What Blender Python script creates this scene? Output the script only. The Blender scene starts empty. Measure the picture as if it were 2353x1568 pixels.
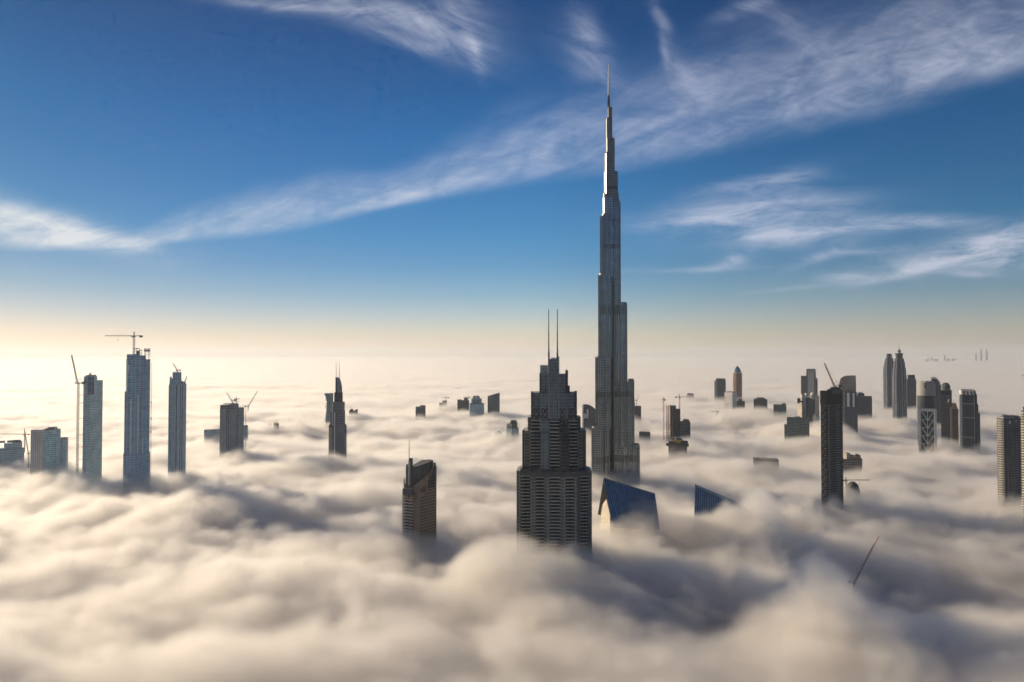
import bpy, bmesh, math, random
import numpy as np
from mathutils import Vector, Matrix

random.seed(7)
rng = np.random.default_rng(11)
S = bpy.context.scene
COL = S.collection

# ------------------------------------------------------------------ camera
CAM_Z = 320.0
F = 1568.0                    # focal length in pixels of a 2353 px wide picture (24 mm on full frame)
TILT = math.atan(32.0 / F)    # looking very slightly up: the horizon lies 32 px under the centre
cd = bpy.data.cameras.new('camera'); cam = bpy.data.objects.new('camera', cd); COL.objects.link(cam)
cd.sensor_width = 36.0; cd.lens = 36.0 * F / 2353.0
cd.clip_start = 1.0; cd.clip_end = 200000.0
cam.location = (0, 0, CAM_Z)
cam.rotation_euler = (math.pi / 2 + TILT, 0, 0)
S.camera = cam
CT, ST = math.cos(TILT), math.sin(TILT)

def at(px, py, Y):
    """World point on the photograph's pixel (2353 wide) at depth Y."""
    u = (px - 1176.5) / F; v = (784.0 - py) / F
    dy = CT - v * ST; dz = ST + v * CT
    k = Y / dy
    return Vector((u * k, Y, CAM_Z + dz * k))

def X(px, Y, py=900): return at(px, py, Y).x
def Z(py, Y): return at(1176.5, py, Y).z
def W(dpx, Y): return dpx * Y / F

# ------------------------------------------------------------------ render settings
S.render.engine = 'CYCLES'
S.view_settings.view_transform = 'Standard'; S.view_settings.look = 'None'
S.view_settings.exposure = 0.18; S.view_settings.gamma = 1.0
cy = S.cycles
cy.use_adaptive_sampling = True; cy.adaptive_threshold = 0.035; cy.adaptive_min_samples = 16
cy.use_denoising = True
try: cy.denoiser = 'OPENIMAGEDENOISE'
except Exception: pass
cy.max_bounces = 14; cy.diffuse_bounces = 3; cy.glossy_bounces = 3; cy.transmission_bounces = 3
cy.volume_bounces = 12; cy.transparent_max_bounces = 16
cy.volume_step_rate = 1.5; cy.volume_max_steps = 512
cy.sample_clamp_indirect = 6.0; cy.sample_clamp_direct = 0.0
cy.caustics_reflective = False; cy.caustics_refractive = False

# ------------------------------------------------------------------ tags and mesh helpers
def tag(o, label=None, cat=None, group=None, kind=None):
    if label: o['label'] = label
    if cat: o['category'] = cat
    if group: o['group'] = group
    if kind: o['kind'] = kind
    return o

def ramp(nt, fac, stops, interp='LINEAR'):
    n = nt.nodes.new('ShaderNodeValToRGB'); n.color_ramp.interpolation = interp
    e = n.color_ramp.elements
    while len(e) < len(stops): e.new(0.5)
    for k, (p, c) in enumerate(stops):
        e[k].position = p; e[k].color = (c, c, c, 1) if not hasattr(c, '__len__') else (*c, 1)
    nt.links.new(fac, n.inputs[0])
    return n.outputs[0]

class NT:
    """Small helper for building node trees."""
    def __init__(s, tree): s.t = tree; s.L = tree.links.new
    def n(s, typ, **kw):
        nd = s.t.nodes.new(typ)
        for k, v in kw.items():
            setattr(nd, k, v)
        return nd
    def sock(s, i, v):
        if v is None: return
        if hasattr(v, 'is_output') or hasattr(v, 'links'): s.L(v, i)
        else: i.default_value = v
    def m(s, op, a, b=None, c=None, clamp=False):
        nd = s.n('ShaderNodeMath', operation=op, use_clamp=clamp)
        for i, v in enumerate((a, b, c)): s.sock(nd.inputs[i], v)
        return nd.outputs[0]
    def smooth(s, x, a, b):
        nd = s.n('ShaderNodeMapRange', interpolation_type='SMOOTHSTEP')
        s.sock(nd.inputs[0], x); s.sock(nd.inputs[1], a); s.sock(nd.inputs[2], b); nd.inputs[3].default_value = 0; nd.inputs[4].default_value = 1
        return nd.outputs[0]
    def lin(s, x, a, b, c=0.0, d=1.0):
        nd = s.n('ShaderNodeMapRange', clamp=True)
        s.sock(nd.inputs[0], x)
        for i, v in enumerate((a, b, c, d)): s.sock(nd.inputs[i + 1], v)
        return nd.outputs[0]
    def mix(s, f, a, b, blend='MIX'):
        nd = s.n('ShaderNodeMix', data_type='RGBA', blend_type=blend)
        for i, v in ((0, f), (6, a), (7, b)):
            if isinstance(v, tuple) and len(v) == 3: v = (*v, 1)
            s.sock(nd.inputs[i], v)
        return nd.outputs[2]
    def xyz(s, x, y, z):
        nd = s.n('ShaderNodeCombineXYZ')
        for i, v in enumerate((x, y, z)): s.sock(nd.inputs[i], v)
        return nd.outputs[0]
    def m3(s, vec, off):
        nd = s.n('ShaderNodeVectorMath', operation='ADD'); s.sock(nd.inputs[0], vec); nd.inputs[1].default_value = (off, off * .7, off * .3)
        return nd.outputs[0]
    def noise(s, vec, scale, detail=4, rough=0.5, dist=0.0, lac=2.0, dim='3D'):
        nd = s.n('ShaderNodeTexNoise', noise_dimensions=dim)
        s.sock(nd.inputs['Vector'], vec)
        nd.inputs['Scale'].default_value = scale; nd.inputs['Detail'].default_value = detail
        nd.inputs['Roughness'].default_value = rough; nd.inputs['Distortion'].default_value = dist
        nd.inputs['Lacunarity'].default_value = lac
        return nd.outputs[0]
# ------------------------------------------------------------------ sun and sky
SUN_AZ = math.radians(-57.0)      # measured from straight ahead, negative = to the left
SUN_EL = math.radians(16.5)
sun_dir = Vector((math.sin(SUN_AZ) * math.cos(SUN_EL), math.cos(SUN_AZ) * math.cos(SUN_EL), math.sin(SUN_EL)))
sd = bpy.data.lights.new('sun', 'SUN'); sd.energy = 5.0; sd.angle = math.radians(0.5); sd.color = (1.0, 0.81, 0.58)
so = bpy.data.objects.new('sun', sd); COL.objects.link(so)
so.rotation_euler = sun_dir.to_track_quat('Z', 'Y').to_euler()
so.location = sun_dir * 3000

world = bpy.data.worlds.new('World'); S.world = world; world.use_nodes = True
wt = world.node_tree; wt.nodes.clear(); w = NT(wt)
sky = w.n('ShaderNodeTexSky', sky_type='NISHITA'); sky.sun_disc = False
sky.sun_elevation = SUN_EL; sky.sun_rotation = SUN_AZ
sky.altitude = 300; sky.air_density = 1.0; sky.dust_density = 0.6; sky.ozone_density = 2.0
skyc = sky.outputs[0]
geo = w.n('ShaderNodeNewGeometry')
vm = w.n('ShaderNodeVectorMath', operation='SCALE'); w.L(geo.outputs['Incoming'], vm.inputs[0]); vm.inputs['Scale'].default_value = -1.0
sx = w.n('ShaderNodeSeparateXYZ'); w.L(vm.outputs[0], sx.inputs[0])
DX, DY, DZ = sx.outputs
# the clear, dry upper air is a deep saturated blue; the air near the horizon is pale
el = w.m('MULTIPLY', DZ, 1.0)
tint = ramp(wt, el, [(0.0, (1.14, 0.98, 1.02)), (0.016, (1.08, 0.96, 1.02)), (0.032, (0.97, 0.92, 1.02)), (0.055, (0.74, 0.82, 1.02)), (0.085, (0.46, 0.70, 0.94)), (0.125, (0.24, 0.59, 0.90)),
                     (0.17, (0.11, 0.56, 0.90)), (0.31, (0.005, 0.44, 0.82)), (0.45, (0.0, 0.27, 0.58)), (1.0, (0.0, 0.2, 0.4))])
skyc = w.mix(1.0, skyc, tint, 'MULTIPLY')
side = w.m('MULTIPLY', w.lin(DX, -0.62, 0.05, 0.44, 1.0), w.lin(DX, 0.0, 0.6, 1.0, 0.80)); skyc = w.mix(w.lin(DX, -0.62, 0.0, 1.0, 0.0), skyc, (0.90, 0.96, 1.14), 'MULTIPLY'); sdim = w.n('ShaderNodeVectorMath', operation='SCALE'); w.L(skyc, sdim.inputs[0]); w.L(side, sdim.inputs['Scale']); skyc = sdim.outputs[0]

# high cirrus, drawn on the sky itself by direction (u to the right, v downwards from the zenith side)
STRENGTH = 0.10
ahead = w.m('MAXIMUM', DY, 0.02)
U = w.m('MULTIPLY_ADD', w.m('DIVIDE', DX, ahead), 1.568, 1.1765)
V = w.m('MULTIPLY_ADD', w.m('DIVIDE', DZ, ahead), -1.568, 0.816)
uv = w.xyz(U, V, 0.0)
warp = w.n('ShaderNodeTexNoise'); warp.noise_dimensions = '2D'; w.L(uv, warp.inputs['Vector']); warp.inputs['Scale'].default_value = 3.2; warp.inputs['Detail'].default_value = 3
wv = w.n('ShaderNodeVectorMath', operation='MULTIPLY_ADD'); w.L(warp.outputs['Color'], wv.inputs[0]); wv.inputs[1].default_value = (0.05, 0.022, 0); 
sub = w.n('ShaderNodeVectorMath', operation='ADD'); w.L(uv, sub.inputs[0]); sub.inputs[1].default_value = (-0.025, -0.011, 0); w.L(sub.outputs[0], wv.inputs[2])
UVW = wv.outputs[0]
sw = w.n('ShaderNodeSeparateXYZ'); w.L(UVW, sw.inputs[0]); Uw, Vw = sw.outputs[0], sw.outputs[1]
def streaks(ang, sa, sb, detail=5, rough=0.6, off=0.0, dist=0.4, vec=None):
    """fibrous noise drawn out along a direction (degrees, positive = falling to the right)"""
    mp = w.n('ShaderNodeMapping'); w.L(vec or UVW, mp.inputs[0]); mp.inputs['Rotation'].default_value = (0, 0, -math.radians(ang))
    m2 = w.n('ShaderNodeVectorMath', operation='MULTIPLY_ADD'); w.L(mp.outputs[0], m2.inputs[0]); m2.inputs[1].default_value = (sa, sb, 1); m2.inputs[2].default_value = (off, off * 1.7, 0)
    return w.noise(m2.outputs[0], 1.0, detail, rough, dist, dim='2D')
def curve(x, pts, x1=2.353):
    f = w.n('ShaderNodeFloatCurve'); c = f.mapping.curves[0]
    while len(c.points) < len(pts): c.points.new(0.5, 0.5)
    for k, (px_, py_) in enumerate(pts): c.points[k].location = (px_ / 1000 / x1, py_ / 1000 + 0.1)
    f.mapping.use_clip = True; f.mapping.update()
    w.L(w.m('DIVIDE', x, x1), f.inputs['Value'])
    return w.m('SUBTRACT', f.outputs[0], 0.1)
# the long band from the low left to the upper right
low = curve(U, [(0, 572), (250, 572), (420, 560), (650, 535), (900, 480), (1200, 425), (1450, 388), (1750, 325), (2050, 260), (2353, 170)])
up = curve(U, [(0, 450), (130, 482), (290, 535), (420, 495), (700, 430), (900, 400), (1050, 320), (1250, 235), (1500, 170), (1700, 95), (1900, 30), (2353, -90)])
wob = w.m('MULTIPLY', w.m('SUBTRACT', warp.outputs[0], 0.5), 0.05)
th = w.m('SUBTRACT', low, up)
t_ = w.m('DIVIDE', w.m('SUBTRACT', w.m('ADD', V, w.m('MULTIPLY', wob, 0.25)), up), th)
t2 = w.m('DIVIDE', w.m('SUBTRACT', w.m('ADD', V, wob), up), th)
rise = w.m('POWER', w.smooth(t2, -0.55, 0.80), 1.35)
fall = w.m('SUBTRACT', 1.0, w.smooth(t_, 0.74, 1.08))
s1 = streaks(-14, 3.0, 13.0, 7, 0.62, 3.0, 0.3); s2 = streaks(-24, 5.0, 32.0, 5, 0.6, 9.0, 0.2); s3 = streaks(8, 16.0, 90.0, 3, 0.55, 2.0, 0.3)
fib = w.m('ADD', w.m('MULTIPLY', s1, 0.95), w.m('ADD', w.m('MULTIPLY', s2, 0.45), w.m('MULTIPLY', s3, 0.22)))
fib = w.lin(fib, 0.50, 1.14, 0.0, 1.0)
mot = w.lin(streaks(-30, 7.0, 11.0, 4, 0.6, 4.0, 0.5), 0.34, 0.66, 0.62, 1.2)
band = w.m('MULTIPLY', w.m('MULTIPLY', w.m('MULTIPLY', rise, fall), w.m('MULTIPLY_ADD', fib, 0.72, 0.16)), mot)
total = w.m('MULTIPLY', band, 1.0)
# separate streaks and patches: centre, half length, half width, angle, strength
PATCH = [(1735, 488, 190, 36, -4, .95), (1620, 505, 110, 14, -3, .5), (1800, 415, 80, 22, -12, .5), (1690, 425, 90, 14, -8, .35), (1830, 545, 130, 22, -5, .85), (1760, 540, 80, 12, -4, .4), (2110, 505, 150, 15, 2, .6), (2010, 520, 110, 9, -4, .4),
         (2260, 570, 160, 34, -9, .8), (2130, 605, 130, 17, -12, .6), (2330, 600, 90, 22, -4, .8), (1890, 593, 70, 11, -22, .5), (1985, 578, 90, 8, -6, .45), (1935, 641, 45, 10, -2, .7), (2070, 630, 100, 10, -14, .6),
         (1820, 667, 80, 5, -6, .45), (1690, 595, 45, 16, -22, .6), (1590, 618, 130, 6, -1, .4), (1660, 612, 50, 8, -4, .4), (2240, 633, 60, 7, 3, .5), (2353, 540, 150, 22, -14, .6),
         (120, 530, 190, 30, 12, .7), (60, 495, 120, 20, 17, .5), (230, 552, 110, 14, 9, .5), (620, 6, 100, 9, 6, .3), (800, 12, 220, 26, 8, .5), (960, 50, 150, 34, 24, .5), (1060, 20, 90, 60, 50, .4), (1090, 105, 50, 14, 78, .5), (930, 90, 120, 14, 18, .35),
         (1350, 75, 60, 26, 55, .45), (1340, 130, 70, 40, 40, .3), (1520, 35, 60, 14, 65, .4), (1535, 115, 40, 10, 80, .4), (1720, 15, 60, 16, -20, .5), (1590, 175, 50, 22, 45, .4), (1385, 165, 80, 20, 35, .2), (1840, 70, 90, 30, 35, .3), (2200, 60, 120, 40, 30, .3)]
sa_ = streaks(-5, 6.0, 26.0, 6, 0.66, 5.0, 0.3); sb_ = streaks(28, 6.0, 20.0, 6, 0.65, 7.0, 0.3)
fa = w.lin(sa_, 0.24, 0.74); fb = w.lin(sb_, 0.28, 0.76)
for (cx, cv, ra, rb, ang, st) in PATCH:
    c_, s_ = math.cos(math.radians(ang)), math.sin(math.radians(ang))
    du = w.m('SUBTRACT', Uw, cx / 1000); dv = w.m('SUBTRACT', Vw, cv / 1000)
    a_ = w.m('MULTIPLY_ADD', du, c_ * 1000 / ra, w.m('MULTIPLY', dv, s_ * 1000 / ra))
    b_ = w.m('MULTIPLY_ADD', du, -s_ * 1000 / rb, w.m('MULTIPLY', dv, c_ * 1000 / rb))
    r2 = w.m('MULTIPLY_ADD', a_, a_, w.m('MULTIPLY', b_, b_))
    e_ = w.m('MULTIPLY', w.m('EXPONENT', w.m('MULTIPLY', r2, -0.8)), st * 1.2)
    e_ = w.m('MULTIPLY', e_, fb if abs(ang) > 16 else fa)
    total = w.m('ADD', total, e_)
front = w.smooth(DY, 0.15, 0.3)
alpha = w.m('MULTIPLY', w.m('MINIMUM', w.m('MULTIPLY', total, 0.74), 0.78), front)
ccol = ramp(wt, w.m('DIVIDE', U, 2.353), [(0.0, (0.80, 0.79, 0.76)), (0.35, (0.62, 0.66, 0.74)), (0.6, (0.50, 0.54, 0.68)), (1.0, (0.54, 0.57, 0.68))])
csc = w.n('ShaderNodeVectorMath', operation='SCALE'); w.L(ccol, csc.inputs[0]); csc.inputs['Scale'].default_value = 1.0 / STRENGTH
skyc = w.mix(alpha, skyc, csc.outputs[0])
bg = w.n('ShaderNodeBackground'); bg.inputs[1].default_value = STRENGTH
w.L(skyc, bg.inputs[0])
ow = w.n('ShaderNodeOutputWorld'); w.L(bg.outputs[0], ow.inputs[0])
# ------------------------------------------------------------------ building kit
class MB:
    def __init__(s): s.v = []; s.f = []; s.uv = []
    def face(s, pts, uv=None):
        b = len(s.v); s.v.extend(tuple(p) for p in pts); s.f.append(tuple(range(b, b + len(pts))))
        s.uv.append(uv or [(0.02, 0.02)] * len(pts))
    def prism(s, pts, z0, z1, pts2=None, cap=True, base=False, ztop=None):
        """walls round an outline (counter-clockwise from above), UVs in metres; ztop(x, y) gives a sloping top"""
        p2 = pts2 or pts; n = len(pts); u = 0.0
        zt = [ztop(*p) if ztop else z1 for p in p2]
        for i in range(n):
            j = (i + 1) % n; a, b = pts[i], pts[j]; c, d = p2[i], p2[j]
            L = math.hypot(b[0] - a[0], b[1] - a[1])
            s.face([(a[0], a[1], z0), (b[0], b[1], z0), (d[0], d[1], zt[j]), (c[0], c[1], zt[i])], [(u, z0), (u + L, z0), (u + L, zt[j]), (u, zt[i])])
            u += L
        if cap: s.face([(p2[i][0], p2[i][1], zt[i]) for i in range(n)])
        if base: s.face([(pts[i][0], pts[i][1], z0) for i in reversed(range(n))])
        return s
    def box(s, x0, x1, y0, y1, z0, z1):
        return s.prism([(x0, y0), (x1, y0), (x1, y1), (x0, y1)], z0, z1, base=True)
    def bar(s, p, q, r, n=4, r2=None):
        p, q = Vector(p), Vector(q); d = (q - p)
        if d.length < 1e-6: return s
        d.normalize(); a = d.cross(Vector((0, 0, 1)) if abs(d.z) < 0.95 else Vector((1, 0, 0))).normalized(); b = d.cross(a)
        r2 = r if r2 is None else r2
        A = [p + (a * math.cos(2 * math.pi * k / n + .785) + b * math.sin(2 * math.pi * k / n + .785)) * r for k in range(n)]
        B = [q + (a * math.cos(2 * math.pi * k / n + .785) + b * math.sin(2 * math.pi * k / n + .785)) * r2 for k in range(n)]
        for k in range(n):
            j = (k + 1) % n; s.face([A[k], A[j], B[j], B[k]], [(0.3, 0.3)] * 4)
        s.face(list(reversed(A))); s.face(B)
        return s
    def truss(s, p, q, w, r=0.12, step=None, w2=None):
        """square lattice girder from p to q"""
        p, q = Vector(p), Vector(q); d = q - p; L = d.length; d.normalize()
        a = d.cross(Vector((0, 0, 1)) if abs(d.z) < 0.9 else Vector((0, 1, 0))).normalized(); b = d.cross(a)
        w2 = w if w2 is None else w2; n = max(2, int(L / (step or w * 1.3)))
        def corner(t, k):
            ww = (w + (w2 - w) * t) / 2; sa, sb = ((1, 1), (1, -1), (-1, -1), (-1, 1))[k]
            return p + d * (L * t) + a * (sa * ww) + b * (sb * ww)
        for k in range(4): s.bar(corner(0, k), corner(1, k), r)
        for i in range(n):
            for k in range(4):
                j = (k + 1) % 4
                if i % 2: j, kk = k, (k + 1) % 4
                else: kk = k
                s.bar(corner(i / n, kk), corner((i + 1) / n, j), r * 0.7)
                if i: s.bar(corner(i / n, k), corner(i / n, (k + 1) % 4), r * 0.6)
        return s
    def build(s, name, mat, parent=None, smooth=False, label=None):
        m = bpy.data.meshes.new(name); m.from_pydata(s.v, [], s.f)
        uvl = m.uv_layers.new(name='UVMap')
        uvl.data.foreach_set('uv', [c for f in s.uv for p in f for c in p])
        m.materials.append(mat)
        if smooth: m.polygons.foreach_set('use_smooth', [True] * len(m.polygons))
        o = bpy.data.objects.new(name, m); COL.objects.link(o)
        if parent: o.parent = parent
        if label: o['label'] = label
        return o

def rect(x0, x1, y0, y1): return [(x0, y0), (x1, y0), (x1, y1), (x0, y1)]
def ellipse(cx, cyy, rx, ry, n=20, a0=0, a1=2 * math.pi): return [(cx + rx * math.cos(a0 + (a1 - a0) * k / n), cyy + ry * math.sin(a0 + (a1 - a0) * k / n)) for k in range(n)]

MATS = {}
def facade(name, glass, frame, fh=3.8, bw=3.0, ff=0.3, bf=0.2, rough=0.12, var=0.35, metal=0.0, frough=0.65, bands=None, band_col=(0.03, 0.03, 0.03), spec=0.35, fmetal=0.0):
    if name in MATS: return MATS[name]
    m = bpy.data.materials.new(name); m.use_nodes = True; t = NT(m.node_tree); b = m.node_tree.nodes['Principled BSDF']
    uv = t.n('ShaderNodeUVMap'); uv.uv_map = 'UVMap'; sp = t.n('ShaderNodeSeparateXYZ'); t.L(uv.outputs[0], sp.inputs[0])
    u = t.m('DIVIDE', sp.outputs[0], bw); v = t.m('DIVIDE', sp.outputs[1], fh)
    mu = t.m('LESS_THAN', t.m('FRACT', u), bf); mv = t.m('LESS_THAN', t.m('FRACT', v), ff)
    mask = t.m('MAXIMUM', mu, mv)
    wn = t.n('ShaderNodeTexWhiteNoise'); wn.noise_dimensions = '2D'; t.L(t.xyz(t.m('FLOOR', u), t.m('FLOOR', v), 0.0), wn.inputs['Vector'])
    # whole bays and floors differ a little too
    wc = t.n('ShaderNodeTexWhiteNoise'); wc.noise_dimensions = '1D'; t.L(t.m('FLOOR', u), wc.inputs['W'])
    k = t.m('ADD', t.m('MULTIPLY', wn.outputs[0], var * 1.3), t.m('MULTIPLY', wc.outputs[0], var * 0.7))
    gsc = t.m('ADD', k, 1.0 - var)
    g = t.n('ShaderNodeVectorMath', operation='SCALE'); g.inputs[0].default_value = glass; t.L(gsc, g.inputs['Scale'])
    tc = t.n('ShaderNodeTexCoord')
    dirt = t.lin(t.noise(tc.outputs['Object'], 0.05, 5, 0.65), 0.3, 0.7, 0.72, 1.12)
    fr = t.n('ShaderNodeVectorMath', operation='SCALE'); fr.inputs[0].default_value = frame; t.L(dirt, fr.inputs['Scale'])
    col = t.mix(mask, g.outputs[0], fr.outputs[0])
    if bands:
        bm_ = None
        for z0, z1 in bands:
            q_ = t.m('MULTIPLY', t.m('GREATER_THAN', sp.outputs[1], z0), t.m('LESS_THAN', sp.outputs[1], z1))
            bm_ = q_ if bm_ is None else t.m('MAXIMUM', bm_, q_)
        col = t.mix(t.m('MULTIPLY', bm_, 0.75), col, band_col)
    t.L(col, b.inputs['Base Color'])
    t.L(t.lin(mask, 0, 1, rough, frough), b.inputs['Roughness'])
    t.L(t.lin(mask, 0, 1, metal, fmetal), b.inputs['Metallic'])
    b.inputs['Specular IOR Level'].default_value = spec
    MATS[name] = m
    return m
def plain(name, col, rough=0.6, metal=0.0, var=0.15, scale=0.3):
    if name in MATS: return MATS[name]
    m = bpy.data.materials.new(name); m.use_nodes = True; t = NT(m.node_tree); b = m.node_tree.nodes['Principled BSDF']
    tc = t.n('ShaderNodeTexCoord')
    s_ = t.lin(t.noise(tc.outputs['Object'], scale, 5, 0.6), 0.3, 0.7, 1 - var, 1 + var)
    g = t.n('ShaderNodeVectorMath', operation='SCALE'); g.inputs[0].default_value = col; t.L(s_, g.inputs['Scale'])
    t.L(g.outputs[0], b.inputs['Base Color']); b.inputs['Roughness'].default_value = rough; b.inputs['Metallic'].default_value = metal
    MATS[name] = m
    return m

# surfaces
BLUE = facade('blue_glass', (0.035, 0.065, 0.10), (0.10, 0.12, 0.14), 3.9, 3.0, 0.22, 0.12)
TEAL = facade('hazed_teal_glass', (0.20, 0.36, 0.43), (0.50, 0.62, 0.66), 3.6, 4.2, 0.38, 0.14)  # haze in front of the left towers is put into this pale teal
PALE = facade('hazed_pale_apartments', (0.16, 0.28, 0.33), (0.52, 0.62, 0.64), 3.5, 4.0, 0.42, 0.22)  # lightened and blued as well, haze included in the colour
SHELL = facade('concrete_shell', (0.03, 0.035, 0.04), (0.26, 0.25, 0.24), 3.8, 4.6, 0.30, 0.24, rough=0.6)
DARK = facade('dark_glass', (0.02, 0.03, 0.045), (0.06, 0.07, 0.085), 3.9, 3.2, 0.25, 0.15)
NAVY = facade('navy_glass', (0.02, 0.04, 0.075), (0.07, 0.08, 0.10), 4.0, 3.6, 0.18, 0.12)
BROWN = facade('brown_stone', (0.05, 0.045, 0.04), (0.30, 0.215, 0.15), 3.5, 3.2, 0.42, 0.44)
RUST = facade('russet_stone', (0.05, 0.045, 0.05), (0.30, 0.15, 0.10), 3.8, 3.4, 0.35, 0.40)
WHITE = facade('white_cladding', (0.10, 0.12, 0.14), (0.66, 0.65, 0.62), 3.6, 4.5, 0.62, 0.55)
CREAM = facade('cream_cladding', (0.10, 0.10, 0.10), (0.62, 0.56, 0.46), 3.6, 3.4, 0.5, 0.45)
GREY = facade('grey_offices', (0.03, 0.05, 0.065), (0.12, 0.14, 0.155), 3.7, 6.0, 0.45, 0.08)
GREEN = facade('grey_green_glass', (0.06, 0.09, 0.09), (0.19, 0.23, 0.22), 3.8, 9.0, 0.42, 0.06)
PUNCH = facade('punched_windows', (0.02, 0.025, 0.03), (0.17, 0.165, 0.165), 3.4, 3.1, 0.38, 0.48)
CONC = plain('concrete', (0.30, 0.29, 0.27), 0.85)
DKCONC = plain('dark_concrete', (0.13, 0.125, 0.12), 0.85)
METAL = plain('grey_metal', (0.22, 0.23, 0.24), 0.45, 0.5)
DKMET = plain('dark_metal', (0.06, 0.065, 0.07), 0.5, 0.3)
WMET = plain('white_metal', (0.68, 0.68, 0.66), 0.5)
RED = plain('crane_red', (0.42, 0.10, 0.05), 0.55)
ORANGE = plain('crane_orange', (0.62, 0.22, 0.06), 0.55)
YELLOW = plain('site_yellow', (0.60, 0.40, 0.06), 0.6)
CRANEG = plain('crane_grey', (0.20, 0.19, 0.17), 0.55)
CYAN = plain('blue_roof_tiles', (0.03, 0.13, 0.20), 0.35)
STONE = plain('grey_stone', (0.29, 0.30, 0.285), 0.7)
FOGFIX = []           # where the fog has to close round a tower: px, base py, Y

class Tower:
    """An Empty at the foot of a building, turned to face along its own line of sight; pixel helpers give local metres."""
    def __init__(s, name, label, cat, pc, base, Y, rot=0.0, group=None, fix=True):
        s.pc = pc; s.Y = Y; s.az = math.atan2(pc - 1176.5, F); s.mm = Y * math.cos(s.az) / F
        s.o = bpy.data.objects.new(name, None); COL.objects.link(s.o); s.o.empty_display_size = 10
        s.o.location = (X(pc, Y), Y, 0); s.o.rotation_euler = (0, 0, -s.az + math.radians(rot))
        tag(s.o, label, cat, group)
        if fix: FOGFIX.append((pc, base, Y, name))
    def x(s, px): return (px - s.pc) * s.mm
    def z(s, py, d=0.0): return at(s.pc, py, s.Y + d * math.cos(s.az)).z
    def part(s, name, mb, mat, parent=None, **k): return mb.build(name, mat, parent or s.o, **k)
    def corner(s, p0, pc, p1, k=1.2, d=0.0):
        """square-cornered plan with its nearest corner on pixel pc: left face from p0, right face to p1"""
        wl, wr = (pc - p0) * s.mm, (p1 - pc) * s.mm
        dl = k * wl; dr = wr / k; cx = s.x(pc)
        return [(cx, d), (cx + wr, d + dr), (cx + wr - wl, d + dr + dl), (cx - wl, d + dl)]
    def slab(s, p0, p1, d0, dep): return rect(s.x(p0), s.x(p1), d0, d0 + dep)

def inset(pts, f):
    cx = sum(p[0] for p in pts) / len(pts); c_ = sum(p[1] for p in pts) / len(pts)
    return [(cx + (p[0] - cx) * f, c_ + (p[1] - c_) * f) for p in pts]
def parapet(T, pts, z, h=1.6, th=0.93, mat=None):
    mb = MB(); q = inset(pts, th); n = len(pts)
    mb.prism(pts, z, z + h, cap=False)
    mb.prism(list(reversed(q)), z, z + h, cap=False)
    for i in range(n):
        j = (i + 1) % n; mb.face([(*pts[i], z + h), (*pts[j], z + h), (*q[j], z + h), (*q[i], z + h)])
    return T.part('parapet', mb, mat or DKCONC)
def plant(T, x0, x1, y0, y1, z, seed, mat=None, n=4, hmax=5):
    """machinery boxes, ducts and a few aerials on a roof"""
    r = random.Random(seed); mb = MB()
    for k in range(n):
        w_, d_ = (x1 - x0) * r.uniform(.12, .35), (y1 - y0) * r.uniform(.15, .4)
        a, b = r.uniform(x0, x1 - w_), r.uniform(y0, y1 - d_)
        mb.box(a, a + w_, b, b + d_, z - 0.2, z + r.uniform(.35, 1) * hmax)
    for k in range(2):
        a, b = r.uniform(x0, x1), r.uniform(y0, y1); mb.bar((a, b, z), (a, b, z + hmax * r.uniform(1, 1.8)), 0.16)
    return T.part('roof_plant', mb, mat or METAL)

def midrise(name, label, cat, p0, p1, top, base, Y, mat, seed, steps=(), pcorner=None, k=1.1, dep=None, crown=None, rot=0, group=None, fix=True, plantn=4):
    """a plain far building: body, set-back tiers [(p0, p1, top, material)], parapet and roof plant"""
    T = Tower(name, label, cat, (p0 + p1) / 2, base, Y, rot, group, fix)
    w_ = (p1 - p0) * T.mm; dep = dep or max(18.0, w_ * 0.75)
    pts = T.corner(p0, pcorner, p1, k) if pcorner else T.slab(p0, p1, 0, dep)
    z = T.z(top); T.part('body', MB().prism(pts, 0, z), mat)
    parapet(T, inset(pts, 0.985), z - 0.01, 1.5, 0.94)
    zz = z
    for (a, b, tp, mt) in steps:
        q = T.slab(a, b, dep * .12, dep * .7); z2 = T.z(tp)
        T.part('upper_block', MB().prism(q, zz - 0.5 if tp < top else 0, z2), mt); zmax = z2
        if tp < top: parapet(T, inset(q, 0.98), z2 - 0.01, 1.2, 0.9)
    if plantn:
        q = inset(pts, 0.6); xs = [p[0] for p in q]; ys = [p[1] for p in q]
        top_z = T.z(min([top] + [s_[2] for s_ in steps])) if steps else z
        if steps:
            a, b = T.x(steps[-1][0]), T.x(steps[-1][1]); zt = T.z(steps[-1][2])
            plant(T, a + (b - a) * .1, b - (b - a) * .1, dep * .2, dep * .7, max(zt, 0), seed, n=plantn, hmax=min(5, 2.2 + w_ * .06))
        else: plant(T, min(xs), max(xs), min(ys), max(ys), z, seed, n=plantn, hmax=min(5, 2.2 + w_ * .06))
    return T

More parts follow.
